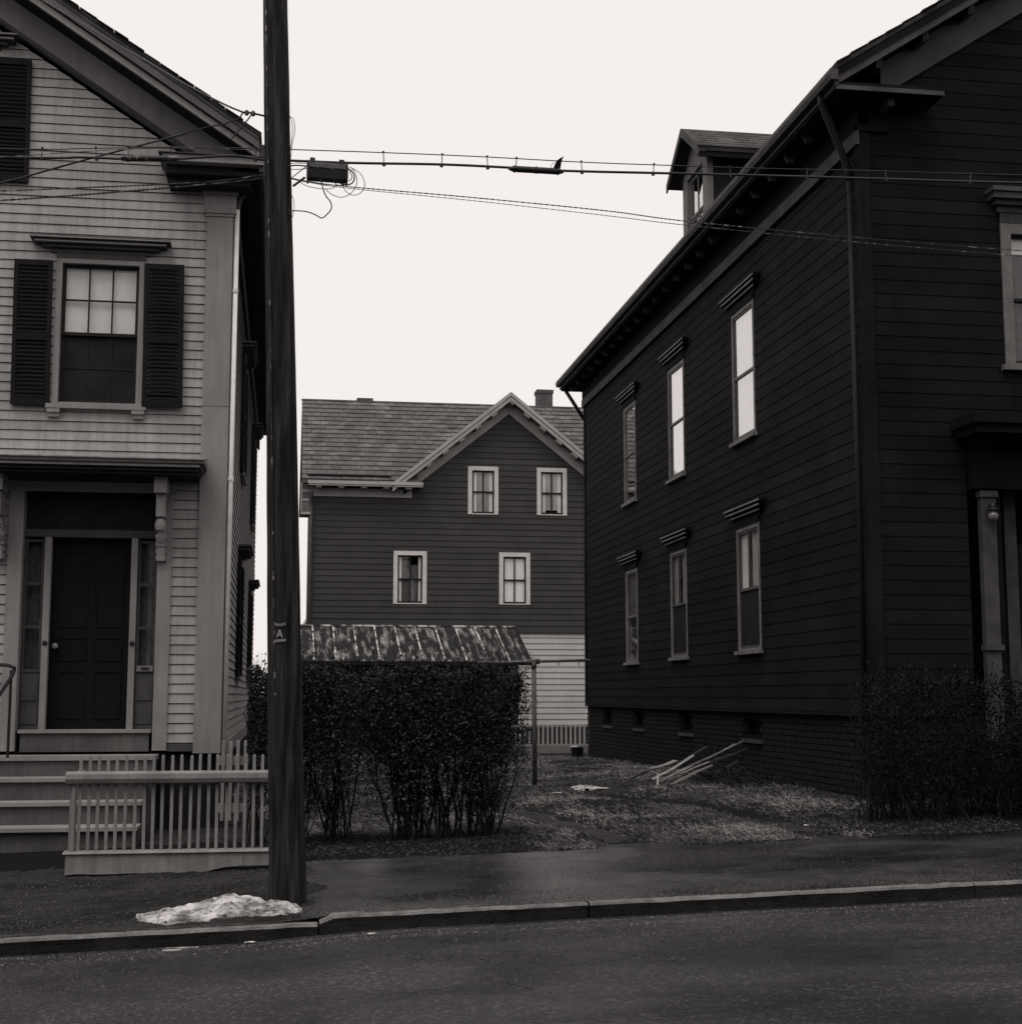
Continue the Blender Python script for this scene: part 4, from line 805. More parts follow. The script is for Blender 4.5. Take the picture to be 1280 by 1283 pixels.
# roofs
mb = MB(); oy, oz = 44.5, EZ + .06; RY, RZ_ = 49., 11.58
kq = (RZ_ - oz) / (RY - oy)
for xa, xb, ya_ in ((.44, 4.0, oy), (4.0, 9.78, 45.13), (9.78, 13.3, oy)):
    za_ = oz + kq * (ya_ - oy); mb.hexa([(xa, ya_, za_ - .1), (xb, ya_, za_ - .1), (xb, RY, RZ_ - .1), (xa, RY, RZ_ - .1), (xa, ya_, za_), (xb, ya_, za_), (xb, RY, RZ_), (xa, RY, RZ_)])
mb.hexa([(.44, 53.5, oz - .1), (13.3, 53.5, oz - .1), (13.3, RY, RZ_ - .1), (.44, RY, RZ_ - .1), (.44, 53.5, oz), (13.3, 53.5, oz), (13.3, RY, RZ_), (.44, RY, RZ_)])
rf = mb.build('roof', M['shingle'], BH)
# shingles, 0.30 wide, laid in courses
sv_ = Vector((0, RY - oy, RZ_ - oz)); SL = sv_.length; sv_.normalize(); nrm = Vector((1, 0, 0)).cross(sv_)
spots = []; halves = []; nr = 18; exx = SL / nr
for r_ in range(nr):
    x = .445 - (.151 if r_ % 2 else 0)
    while x < 13.3:
        p = Vector((x + .15, oy, oz)) + sv_ * (exx * r_)
        inside = 3.0 < x < 10.8 and (p.z < rkz(x + .15) - .15 or (p.y < 45.12 and 4.0 < x + .15 < 9.78))
        if x < .44:
            if not halves or halves[-1].z != p.z: halves.append(Vector((.44 + .072, p.y, p.z)))
            x += .302; continue
        if not inside: spots.append(p)
        x += .302
base = Vector((0, 0, 0)); rot = Matrix((Vector((1, 0, 0)), sv_, nrm)).transposed().to_euler()
sme = bpy.data.meshes.new('shingle'); b_ = .143
sme.from_pydata([(-b_, -.0, .004), (b_, -.0, .004), (b_, exx, .002), (-b_, exx, .002), (-b_, 0, .042), (b_, 0, .042), (b_, exx, .01), (-b_, exx, .01)], [], [(0, 3, 2, 1), (4, 5, 6, 7), (0, 1, 5, 4), (1, 2, 6, 5), (2, 3, 7, 6), (3, 0, 4, 7)]); sme.materials.append(M['shingle'])
vis = [p for p in spots if p.x < 9.9]; vis.sort(key=lambda p: p.y); first = vis[:298]; fs = set(id(p) for p in first)
o0 = origin(rf)
for p in first:
    o = bpy.data.objects.new('shingle', sme); C.objects.link(o); o.parent = rf; q = p - o0; q = q + nrm * random.uniform(-.001, .006)
    o.location = q; o.rotation_euler = rot; o.rotation_euler[2] += random.uniform(-.012, .012)
mb = MB(); Rm = rot.to_matrix()
for p in halves: mb.add([p + Rm @ Vector((v.co.x * .48, v.co.y, v.co.z)) for v in sme.vertices], [(0, 3, 2, 1), (4, 5, 6, 7), (0, 1, 5, 4), (1, 2, 6, 5), (2, 3, 7, 6), (3, 0, 4, 7)])
for p in spots:
    if id(p) in fs: continue
    e = random.uniform(0, .008); mb.add([p + Rm @ Vector(v) + nrm * e for v in [tuple(v.co) for v in sme.vertices]], [(0, 3, 2, 1), (4, 5, 6, 7), (0, 1, 5, 4), (1, 2, 6, 5), (2, 3, 7, 6), (3, 0, 4, 7)])
mb.build('shingles', M['shingle'], rf, kind='stuff')
mb = MB(); mb.box(.42, 13.3, RY - .06, RY + .06, RZ_ + .0, RZ_ + .05); mb.build('ridge_cap', M['shingle'], rf)
mb = MB(); mb.box(2.28, 2.83, RY - .1, RY + .3, RZ_ - .05, RZ_ + .13); mb.build('ridge_vent', M['chim'], rf)
mb = MB(); mb.box(8.52, 9.05, RY + .0, RY + .5, 11.2, 12.1); mb.box(8.49, 9.08, RY - .03, RY + .53, 12.1, 12.22); mb.build('chimney', M['chim'], rf)
mb = MB(); mb.hexa([(.62, 44.6, EZ + .16), (3.15, 44.6, EZ + .16), (3.15, 44.7, EZ + .16), (.62, 44.7, EZ + .16), (.6, 44.57, EZ + .24), (3.15, 44.57, EZ + .24), (3.15, 44.7, EZ + .27), (.6, 44.7, EZ + .27)]); mb.build('snow_guard', M['iron'], rf)
# cross gable roof, rakes, brackets
for sg in (-1, 1):
    X_ = lambda h: GX + sg * h
    HW = 3.72
    mb = MB(); mb.hexa([(X_(HW), 44.5, rkz(GX + HW) - .1), (X_(0), 44.5, 11.05), (X_(0), 48.9, 11.05), (X_(HW), 46, rkz(GX + HW) - .1), (X_(HW), 44.5, rkz(GX + HW)), (X_(0), 44.5, 11.15), (X_(0), 48.9, 11.15), (X_(HW), 46, rkz(GX + HW))]); mb.build('gable_roof', M['shingle'], BH)
    def bnd(y0, y1, t0, t1, name, m_, h0=HW):
        mb = MB(); q = lambda h, y, t: (X_(h), y, 11.15 - gs * h - t)
        mb.hexa([q(h0, y0, t1), q(0, y0, t1), q(0, y1, t1), q(h0, y1, t1), q(h0, y0, t0), q(0, y0, t0), q(0, y1, t0), q(h0, y1, t0)]); mb.build(name, m_, BH)
    bnd(44.44, 44.5, .01, .13, 'crown_moulding', M['back_trim']); bnd(44.47, 44.52, .145, .28, 'rake_fascia', M['back_trim'], HW - .04)
    bnd(44.522, YB + .02, .18, .24, 'rake_soffit', mat('back_soffit', .14, .1, 3))
    bnd(44.93, 44.965, .25, .62, 'rake_frieze', M['back_trim'], HW - .15 - .25)
    h = .0 if sg > 0 else .51
    while h < 2.9:
        z = 11.15 - gs * h; x = X_(h); mb = MB(); mb.hexa([(x - .08, 44.5, z - .36 + sg * .06), (x + .08, 44.5, z - .36 - sg * .06), (x + .08, 44.92, z - .36 - sg * .06), (x - .08, 44.92, z - .36 + sg * .06), (x - .08, 44.5, z - .28 + sg * .06), (x + .08, 44.5, z - .28 - sg * .06), (x + .08, 44.92, z - .28 - sg * .06), (x - .08, 44.92, z - .28 + sg * .06)])
        mb.build('rake_bracket', M['back_trim'], BH); h += .51
for xa, xb, xf0 in ((.62, 4.14, .8), (9.64, 13.2, 9.9)):
    mb = MB(); mb.box(xa, xb, 44.42, 44.48, 8.10, 8.20); mb.box(xa + .02, xb, 44.44, 44.48, 8.05, 8.088); mb.build('eave_fascia', M['back_trim'], BH)
    mb = MB(); mb.box(xa, xb, 44.482, YB, 8.1, 8.14); mb.build('eave_soffit', MATS['back_soffit'], BH)
    mb = MB(); mb.box(xf0, xb - .3, 44.93, 44.98, 7.78, 8.04); mb.build('frieze', M['back_trim'], BH)
    x = xa + .33
    while x < xb: mb = MB(); mb.box(x - .09, x + .09, 44.5, 44.92, 8.0, 8.09); mb.build('eave_bracket', M['back_trim'], BH); x += .69
mb = MB(); mb.box(.44, .74, 44.9, 45.6, 7.3, 8.14); mb.build('cornice_return', MATS['back_soffit'], BH)
mb = MB(); mb.box(.42, .742, 44.87, 45.6, 7.2, 7.28); mb.box(.42, .46, 44.86, 44.9, 7.3, 8.2); mb.box(.46, .742, 44.88, 44.9, 7.62, 7.68); mb.box(.46, .742, 44.88, 44.9, 7.9, 7.96); mb.build('return_moulding', M['back_trim'], BH)
mb = MB(); mb.tube([(.78, 44.6, 8.05), (.72, 44.88, 7.7), (.74, 44.9, 7.3), (.74, 44.9, .8)], .045, 8); mb.build('downspout', M['pipe'], BH, smooth=True)

# ================================================================== 4. shed with a metal roof
SH = thing('metal_roof_shed', (3.2, 40.8, .16), 'long low shed with a rusty standing seam metal roof, behind the hedge', 'shed')
x0, x1 = .2, 6.42; TZ, EZs = 3.58, 2.56
mb = MB(); mb.box(x0 + .1, x1 - .3, 38.25, 43.3, .1, 2.5); mb.prism([(38.25, 2.5), (43.3, 2.5), (40.8, 3.45)], (x0 + .12, x0 + .2), lambda y, z, e: (e, y, z)); mb.prism([(38.25, 2.5), (43.3, 2.5), (40.8, 3.45)], (x1 - .4, x1 - .302), lambda y, z, e: (e, y, z)); mb.build('wall', M['shedw'], SH)
n = 11; W_ = (x1 - x0) / n
for side, ye in ((0, 38.0), (1, 43.6)):
    for i in range(n):
        a = x0 + W_ * i; b = a + W_ - .01; mb = MB(); K = 6
        for k in range(K + 1):
            t = k / K; y = ye + (40.8 - ye) * t; z = EZs + (TZ - EZs) * t
            for j in range(5): x = a + (b - a) * j / 4; mb.v.append((x, y, z + .014 * fn(x * 3, y * 2, i) + (.01 if j in (0, 4) else 0)))
        for k in range(K):
            for j in range(4): mb.f.append((k * 5 + j, k * 5 + j + 1, (k + 1) * 5 + j + 1, (k + 1) * 5 + j))
        p = mb.build('roof_panel', M['tin'], SH, recalc=False)
        mb = MB(); pts = [(a - .005 + .012 * fn(t, i), ye + (40.8 - ye) * t, EZs + (TZ - EZs) * t + .03) for t in (0, .2, .4, .6, .8, 1)]; mb.tube(pts, .022, 5); mb.build('seam', M['seam'], p)
mb = MB(); mb.box(x0 - .02, x1, 40.74, 40.86, TZ + .0, TZ + .05); mb.build('ridge_cap', M['seam'], SH)
mb = MB(); mb.hexa([(x1 - .03, 38, EZs - .02), (x1 + .02, 38, EZs - .02), (x1 + .02, 40.8, TZ - .02), (x1 - .03, 40.8, TZ - .02), (x1 - .03, 38, EZs + .04), (x1 + .02, 38, EZs + .04), (x1 + .02, 40.8, TZ + .04), (x1 - .03, 40.8, TZ + .04)]); mb.box(x0, x1, 37.96, 38.0, EZs - .1, EZs + .0); mb.build('fascia', M['shedw'], SH)

# ================================================================== 5. fences
def picket(mbh, x, y, z0, z1, w_=.026, d_=.022, r=True, lean=0):
    h = [(x - w_ / 2, y), (x + w_ / 2, y)]
    v = [(x - w_ / 2, y - d_ / 2, z0), (x + w_ / 2, y - d_ / 2, z0), (x + w_ / 2, y + d_ / 2, z0), (x - w_ / 2, y + d_ / 2, z0)]
    L1 = lean * (z1 - z0)
    v += [(x - w_ / 2 + L1, y - d_ / 2, z1 - .015), (x + w_ / 2 + L1, y - d_ / 2, z1 - .015), (x + w_ / 2 + L1, y + d_ / 2, z1 - .015), (x - w_ / 2 + L1, y + d_ / 2, z1 - .015)]
    mbh.hexa(v); q = .3
    mbh.hexa([(x - w_ / 2 + L1, y - d_ / 2, z1 - .015 + 1e-4), (x + w_ / 2 + L1, y - d_ / 2, z1 - .015 + 1e-4), (x + w_ / 2 + L1, y + d_ / 2, z1 - .015 + 1e-4), (x - w_ / 2 + L1, y + d_ / 2, z1 - .015 + 1e-4),
              (x - w_ * q + L1, y - d_ * q, z1), (x + w_ * q + L1, y - d_ * q, z1), (x + w_ * q + L1, y + d_ * q, z1), (x - w_ * q + L1, y + d_ * q, z1)])
FN = thing('picket_fence', (-.85, 12.8, .26), 'low pale picket fence with thick top rail before the steps of the pale house', 'fence', 'picket fences')
for i in range(22):
    x = -1.67 + .0757 * i + random.uniform(-.004, .004)
    mb = MB(); picket(mb, x, 12.83, .40, 1.195 + random.uniform(-.006, .006), lean=random.uniform(-.006, .006)); mb.build('picket', M['fence'], FN)
for x, y in ((-1.735, 12.95), (-1.735, 13.05), (-1.735, 12.85), (-1.715, 12.81)):
    mb = MB(); picket(mb, x, y, .40, 1.04, .03, .03); mb.build('picket', M['fence'], FN)
mb = MB(); mb.prism([(12.765, .965), (12.815, .955), (12.815, 1.05), (12.79, 1.062), (12.755, 1.04), (12.75, 1.0)], (-1.78, .06), lambda y, z, e: (e, y, z)); mb.build('top_rail', M['fence'], FN)
mb = MB(); mb.box(-1.76, -1.71, 12.82, 13.5, .98, 1.04); mb.build('side_rail', M['fence'], FN)
mb = MB(); n = 20
pts_b = []
for i in range(n + 1):
    x = -1.76 + 1.45 * i / n; zb = .22 + (.05 * sm(-.7, -.35, x)) + .008 * fn(x * 7); mb.v += [(x, 12.77, zb), (x, 12.85, zb), (x, 12.85, .385), (x, 12.77, .385)]
for i in range(n): mb.f += [(4 * i + j, 4 * i + 4 + j, 4 * i + 4 + (j + 1) % 4, 4 * i + (j + 1) % 4) for j in range(4)]
mb.f += [(0, 1, 2, 3), (4 * n, 4 * n + 3, 4 * n + 2, 4 * n + 1)]; mb.build('base_board', M['fence'], FN)
mb = MB(); mb.box(-.306, .06, 12.77, 12.85, .27, .385); mb.build('base_board', M['fence'], FN)
mb = MB(); mb.hexa([(-1.78, 12.75, .387), (.06, 12.75, .387), (.06, 12.87, .387), (-1.78, 12.87, .387), (-1.78, 12.76, .40), (.06, 12.76, .40), (.06, 12.86, .408), (-1.78, 12.86, .408)]); mb.build('base_cap', M['fence'], FN)
F2 = thing('picket_fence', (-.3, 15.55, .3), 'short pale picket fence between the corner of the pale house and the hedge', 'fence', 'picket fences')
for i in range(9):
    x = -.60 + .077 * i; mb = MB(); picket(mb, x, 15.5, .42, 1.235 + random.uniform(-.012, .012), .034, .022, lean=random.uniform(-.01, .01)); mb.build('picket', M['fence'], F2)
for za in (.98, .5): mb = MB(); mb.box(-.64, .1, 15.512, 15.55, za, za + .09); mb.build('rail', M['fence'], F2)
F3 = thing('picket_fence', (7.0, 38, .16), 'small distant pale picket fence in front of the light siding, right of the shed', 'fence', 'picket fences')
for i in range(27):
    x = 6.0 + .122 * i; mb = MB(); picket(mb, x, 38.0, .38, .93, .055, .03); mb.build('picket', M['fence2'], F3)
mb = MB(); mb.box(5.9, 9.2, 38.017, 38.06, .86, .925); mb.box(5.9, 9.2, 38.017, 38.06, .36, .42); mb.build('rail', M['fence2'], F3)
mb = MB(); mb.box(5.9, 9.2, 37.95, 38.2, .1, .355); mb.build('base_board', mat('fence_base_board', .17, .12, 4), F3)

# ================================================================== 6. hedges
def hedge(name, x0, x1, y0, y1, zb, zt, zl, label, nleaf, clumps, seed, ragged_right=False, base=.3, leafm=None):
    rg = np.random.default_rng(seed); rd = random.Random(seed)
    T_ = thing(name, ((x0 + x1) / 2, (y0 + y1) / 2, base), label, 'hedge')
    # stems
    tips = []
    for cx_ in clumps:
        mb = MB()
        for k in range(18):
            bx_, by_ = cx_ + rd.gauss(0, .07), (y0 + y1) / 2 + rd.gauss(0, .1)
            tx, ty = bx_ + rd.gauss(0, .24), min(y1, max(y0, by_ + rd.gauss(0, .2))); tx = min(x1 - .03, max(x0, tx)); tz = rd.uniform(zl - .05, zt - .05)
            pts = [Vector((bx_, by_, g(bx_, by_) - .03))]
            for q in range(1, 6):
                t = q / 5; pts.append(Vector((bx_ + (tx - bx_) * t + rd.gauss(0, .018), by_ + (ty - by_) * t + rd.gauss(0, .018), base + (tz - base) * t)))
            r0 = rd.uniform(.006, .013); mb.tube(pts, [r0, r0 * .9, r0 * .8, r0 * .7, r0 * .5, r0 * .3], 4)
            for q in range(11):
                i_ = rd.randint(1, 4); p = pts[i_].lerp(pts[i_ + 1], rd.random()); d_ = Vector((rd.gauss(0, 1), rd.gauss(0, .7), rd.uniform(.2, 1.3))).normalized() * rd.uniform(.12, .36)
                e = p + d_; e.x = min(x1, max(x0, e.x)); m_ = (p + e) / 2 + Vector((rd.gauss(0, .02), rd.gauss(0, .02), 0)); mb.tube([p, m_, e], [.004, .003, .0018], 3, caps=False)
                if rd.random() < .6: tips.append(e)
        mb.build('stems', M['stem'], T_, kind='stuff', recalc=False)
    # twigs sticking out of the clipped top and face
    mb = MB()
    for k in range(260):
        x = rd.uniform(x0, x1); y = rd.uniform(y0, y1); z = zt - rd.uniform(.02, .15); d_ = Vector((rd.gauss(0, .3), rd.gauss(0, .3), 1)).normalized() * rd.uniform(.08, .24)
        p = Vector((x, y, z)); mb.tube([p, p + d_], [.0025, .0012], 3, caps=False); tips.append(p + d_ * rd.random()); tips.append(p + d_)
    mb.build('twigs', M['stem'], T_, kind='stuff', recalc=False)
    # leaves
    n = nleaf; X = x0 + rg.random(n) * (x1 - x0); Y = y0 + rg.random(n) * (y1 - y0); u = rg.random(n); Z = zl + (zt - zl) * u ** .9
    face = rg.random(n) < .4; Y[face] = y0 + np.abs(rg.normal(0, .06, face.sum()))
    low = rg.random(n) < .05; Z[low] = zl - np.abs(rg.normal(0, .22, low.sum()))
    keep = np.ones(n, bool)
    for i in range(n):
        b_ = fn(X[i] * 2.3, Z[i] * 2.3, seed) ; keep[i] = (b_ + .75 > rd.random() * .55)
        if Z[i] > zt - .07: keep[i] &= fn(X[i] * 5, Y[i] * 5, 3) > -.1 + (Z[i] - zt + .07) * 4
        if Z[i] < base + .12: keep[i] = False
        if ragged_right:
            lim = x1 - .06 - .14 * sm(1.9, 1.0, Z[i]) * 1 + .10 * fn(Z[i] * 6, 2)
            if X[i] > lim: keep[i] &= rd.random() < .25
    X, Y, Z = X[keep], Y[keep], Z[keep]
    tp = np.array([tuple(t) for t in tips]); X = np.concatenate([X, tp[:, 0]]); Y = np.concatenate([Y, tp[:, 1]]); Z = np.concatenate([Z, tp[:, 2]]); n = len(X)
    a = rg.normal(size=(n, 3)); a /= np.linalg.norm(a, axis=1)[:, None]; b_ = rg.normal(size=(n, 3)); b_ -= a * (a * b_).sum(1)[:, None]; b_ /= np.linalg.norm(b_, axis=1)[:, None]
    L_ = (.008 + .016 * rg.random(n) ** 1.4)[:, None]; W2 = L_ * .5; c_ = np.stack([X, Y, Z], 1); nn_ = np.cross(a, b_)
    v = np.stack([c_ - a * L_, c_ - b_ * W2 + nn_ * W2 * .4, c_ + a * L_, c_ + b_ * W2 + nn_ * W2 * .4], 1)
    me = bpy.data.meshes.new('leaves'); o0_ = np.array(T_.location); me.vertices.add(n * 4); me.vertices.foreach_set('co', (v - o0_).ravel()); me.loops.add(n * 4); me.loops.foreach_set('vertex_index', np.arange(n * 4, dtype=np.int32)); me.polygons.add(n)
    me.polygons.foreach_set('loop_start', np.arange(0, n * 4, 4, dtype=np.int32)); me.polygons.foreach_set('loop_total', np.full(n, 4, np.int32)); me.update(calc_edges=True); me.materials.append(leafm or M['leaf'])
    o = bpy.data.objects.new('leaves', me); C.objects.link(o); o.parent = T_; o['kind'] = 'stuff'
    return T_
H1 = hedge('privet_hedge', -.32, 2.28, 13.55, 14.45, .3, 1.97, 1.06, 'clipped dark hedge with bare stems below, between the pole and the open yard', 80000, [-.2, .13, .50, 1.10, 1.22, 1.45, 1.74, 1.95], 5, True, .3)
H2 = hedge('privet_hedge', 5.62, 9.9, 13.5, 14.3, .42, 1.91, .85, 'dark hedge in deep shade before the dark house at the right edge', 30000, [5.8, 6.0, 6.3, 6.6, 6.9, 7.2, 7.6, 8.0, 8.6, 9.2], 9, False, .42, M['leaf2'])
# iron rail seen through the hedge and an overgrown spray by the post
mb = MB(); mb.tube([(.0, 14.55, 1.14), (2.1, 14.55, 1.22)], .012, 6); single(mb, 'pipe_rail', M['metal'], (1.1, 14.55, 1.2), 'thin horizontal metal rail running through the hedge near the pole', 'rail')

# ================================================================== 7. utility pole and lines
UP = thing('utility_pole', (.065, 11.12, .14), 'tall dark wooden utility pole leaning slightly left at the kerb', 'utility pole')
mb = MB(); NS, NR = 40, 110; ztop = 10.5
def pole_c(z): t = (z - .17) / 6.93; return (.065 - .229 * t, 11.12)
for k in range(NR + 1):
    z = -.1 + (ztop + .1) * k / NR; cx_, cy_ = pole_c(z); r = .139 - .0062 * z
    r += .012 * max(0, .3 - z)
    for j in range(NS):
        a = 2 * math.pi * j / NS; rr = r * (1 + .05 * fn(math.cos(a) * 1.2, math.sin(a) * 1.2, z * .35)) - .006 * max(0, fn(a * 4.5, 3, z * .4)) + .0025 * fn(a * 9, z * 3)
        mb.v.append((cx_ + rr * math.cos(a), cy_ + rr * math.sin(a), z))
for k in range(NR):
    for j in range(NS): mb.f.append((k * NS + j, k * NS + (j + 1) % NS, (k + 1) * NS + (j + 1) % NS, (k + 1) * NS + j))
mb.f.append(tuple(NR * NS + j for j in range(NS))); mb.build('shaft', M['pole'], UP, smooth=True)
mb = MB(); mb.tube([(pole_c(z)[0] - .075, 11.12 - (.139 - .0062 * z) * .84, z) for z in (1.2, 2, 3, 4, 5, 6, 7, 8)], .006, 5); mb.build('ground_wire', M['wirel'], UP)
def on_pole(x, z, lift=.004):  # point on the front of the shaft
    cx_, cy_ = pole_c(z); r = (.139 - .0062 * z) * 1.03; dx = x - cx_; return (x, cy_ - math.sqrt(max(1e-6, r * r - dx * dx)) - lift, z)
for z, hh in ((2.205, .02), (2.085, .02)):
    mb = MB(); cx_ = pole_c(z)[0]; vs__ = []
    n = 8
    for i in range(n + 1):
        x = cx_ - .075 + .085 * i / n; dz = (.008 if z > 2.15 and abs(i - 4) > 2 else 0) + (.008 * i / n if z < 2.15 else 0); mb.v += [on_pole(x, z + dz), on_pole(x, z + hh + dz)]
    mb.f += [(2 * i, 2 * i + 2, 2 * i + 3, 2 * i + 1) for i in range(n)]; mb.build('tag_strip', M['metal'], UP, recalc=False)
# letter A between the strips
cx_ = pole_c(2.14)[0] - .035
mb = MB()
for (ax, az, bx_, bz) in ((-.018, 2.122, .0, 2.178), (.018, 2.122, .0, 2.178), (-.011, 2.14, .011, 2.14)):
    p0, p1 = on_pole(cx_ + ax, az, .004), on_pole(cx_ + bx_, bz, .004); mb.tube([p0, p1], .0042, 5)
mb.build('letter', mat('white_enamel', .45, .35, 9, .5), UP)

def P(u, v, Y=11.0):
    """point on the vertical plane y=Y seen at photo position u,v"""
    th, ph = R(8.8), R(7.14); F = Vector((math.sin(th) * math.cos(ph), math.cos(th) * math.cos(ph), math.sin(ph))); Rr = Vector((math.cos(th), -math.sin(th), 0)); U = Rr.cross(F)
    r = F + Rr * ((u - 640) / 1828) - U * ((v - 641.5) / 1828); t = Y / r.y; return Vector((r.x * t, Y, EYE + r.z * t))
def line(name, pix, r, m, label, cat, group=None, Y=11.12, sub=6, ns=5, ys=None):
    pts = [P(p[0], p[1], (ys[i] if ys else (p[2] if len(p) > 2 else Y))) for i, p in enumerate(pix)]
    mb = MB(); mb.tube(catmull(pts, sub), r, ns); return single(mb, name, m, tuple(pts[0]), label, cat, group, smooth=True)
WG = 'overhead wires strung from the pole'
messenger = [(-700, 172), (0, 186), (100, 186), (220, 184), (330, 186), (361, 187), (480, 191), (600, 196), (730, 203), (838, 207), (960, 211), (1100, 214), (1280, 219), (1600, 224), (2600, 230)]
trunk = [(-700, 185), (0, 197), (100, 197), (160, 199), (220, 199), (290, 195), (330, 200), (361, 201), (440, 204), (555, 206), (640, 210), (710, 214), (838, 217), (960, 220), (1100, 224), (1280, 229), (1600, 234), (2600, 240)]
line('overhead_wire', messenger, .0045, M['wire'], 'thin upper messenger wire running level past the pole across the whole sky', 'wire', WG)
line('overhead_cable', trunk, .011, M['wire'], 'thick black cable hanging just under the messenger wire across the sky', 'cable', WG)
# hangers between the two
def yat(pl, u):
    for a, b in zip(pl[:-1], pl[1:]):
        if a[0] <= u <= b[0]: return a[1] + (b[1] - a[1]) * (u - a[0]) / (b[0] - a[0])
for k, u in enumerate((52, 121, 160, 215, 320, 481, 553, 611, 646, 729, 818, 915, 1010, 1110, 1215)):
    a, b = P(u - (1 if k % 2 else -1), yat(messenger, u) - 1, 11.12), P(u, yat(trunk, u) + 2, 11.11); mb = MB(); mb.tube([a, b], .004, 5); mb.lathe(a, [(.009, -.006), (.009, .006)], 8); mb.lathe(b, [(.014, -.006), (.014, .006)], 8)
    nb = ('fifth', 'fourth', 'third', 'second', 'first')[k] + ' left' if k < 5 else ('first', 'second', 'third', 'fourth', 'fifth', 'sixth', 'seventh', 'eighth', 'ninth', 'tenth')[k - 5] + ' right'
    single(mb, 'cable_hanger', M['wire'], tuple(b), 'small hanger between messenger wire and thick cable, the ' + nb + ' of the pole', 'cable hanger', 'cable hangers along the overhead cable')
def sleeve(u0, u1, v0, v1, r, label, ribs=False):
    a, b = P(u0, v0, 11.10), P(u1, v1, 11.10); d = (b - a); pts = [a + d * t for t in (0, .06, .12, .5, .88, .94, 1)]; mb = MB(); mb.tube(pts, [r * .4, r * .8, r, r, r, r * .8, r * .4], 12)
    s_ = single(mb, 'splice_sleeve', M['box'], tuple(a), label, 'splice sleeve', smooth=True)
    for t in ([.04 + .04 * i for i in range(24)] if ribs else (.1, .5, .9)): q = a + d * t; mb = MB(); mb.tube([q - d * .012, q + d * .012], r * 1.16, 12); mb.v = [tuple(Vector(v_) - a) for v_ in mb.v]; o = mb.build('band', M['wire'], None); o.parent = s_; o.data.materials[0] = M['wirel'] if ribs else M['wire']; 
    return a, b
sleeve(637, 706, 211, 215, .026, 'long black splice sleeve on the overhead cable with a fin shaped flap above it')
sleeve(151, 224, 198, 199, .022, 'dark ribbed splice sleeve with pale flecks on the cable left of the pole', True)
# fin-shaped flap standing on the sleeve
fin = [(693, 210), (697, 201), (702, 197.5), (706.4, 195.3), (704.5, 199), (703, 204), (702, 211)]
mb = MB(); pa = [P(u, v, 11.08) for u, v in fin]; pb = [P(u, v, 11.12) for u, v in fin]; n = len(fin)
mb.add(pa + pb, [tuple(range(n)), tuple(range(n, 2 * n))[::-1]] + [(i, (i + 1) % n, n + (i + 1) % n, n + i) for i in range(n)])
mb.tube(catmull([P(695, 203, 11.1), P(691, 206, 11.1), P(689.5, 211, 11.1)], 5), .0018, 4)
single(mb, 'cable_flap', M['black'], tuple(P(698, 211, 11.1)), 'small dark pointed fin shaped flap standing on the splice sleeve against the sky', 'cable flap')
# drop lines to the right
def twisted(pix, r, rr, label, m1_, m2_, turns=46, Y=None, ys=None):
    pts = catmull([P(p[0], p[1], ys[i]) for i, p in enumerate(pix)], 40); mbx = MB(); tot = len(pts)
    for ph_, rad in ((0, r), (math.pi, r)):
        q = []
        for i, p in enumerate(pts): a = turns * 2 * math.pi * i / tot + ph_; q.append(p + Vector((0, math.cos(a), math.sin(a))) * rr)
        mbx.tube(q, rad, 4)
    return single(mbx, 'twisted_cable', m2_, tuple(pts[0]), label, 'cable', WG)
twisted([(361, 222), (385, 227), (440, 234), (600, 248), (760, 264), (860, 277), (1060, 296), (1280, 314), (1700, 345)], .003, .0035, 'upper of the two service wires sloping down from the pole past the dark house', M['wire'], M['wirel'], turns=90, ys=[11.12, 11.2, 11.3, 11.7, 12.1, 12.35, 12.9, 13.4, 14.4])
twisted([(361, 223), (385, 228), (440, 236), (600, 252), (760, 270), (860, 282), (1060, 302), (1280, 321), (1700, 356)], .002, .0025, 'lower thinner service wire sloping down from the pole past the dark house', M['wire'], M['wirel'], turns=90, ys=[11.1, 11.15, 11.22, 11.5, 11.9, 12.1, 12.6, 13.1, 14.1])
twisted([(340, 217), (280, 226), (200, 231), (100, 235), (0, 239), (-300, 250)], .0035, .0042, 'upper twisted drop cable running left from the pole across the clapboards', M['wire'], M['wirel'], ys=[11.12, 11.2, 11.3, 11.4, 11.5, 11.8])
twisted([(340, 222), (280, 229), (200, 236), (100, 244), (0, 251), (-300, 270)], .0042, .005, 'lower twisted drop cable running left from the pole across the clapboards', M['wire'], M['wirel'], ys=[11.1, 11.1, 11.15, 11.2, 11.25, 11.5])
line('service_wire', [(232, 167), (190, 178), (110, 199), (35, 220), (0, 229), (-200, 275)], .008, M['wire'], 'single dark wire slanting down to the left across the gable clapboards', 'wire', WG, ys=[11.3, 11.3, 11.2, 11.1, 11.0, 10.8])
line('service_wire', [(306, 141), (280, 130), (230, 104), (190, 80), (120, 40), (20, -20)], .008, M['wire'], 'dark wire climbing left from the pole insulators along the roof edge', 'wire', WG, ys=[11.1, 11.3, 11.8, 12.4, 13.4, 14.6])
line('service_wire', [(326, 186), (322, 188), (250, 185.5), (175, 186), (100, 190), (0, 197)], .0035, M['wirel'], 'thin bright wire just above the thick cable left of the pole', 'wire', WG, Y=11.05)
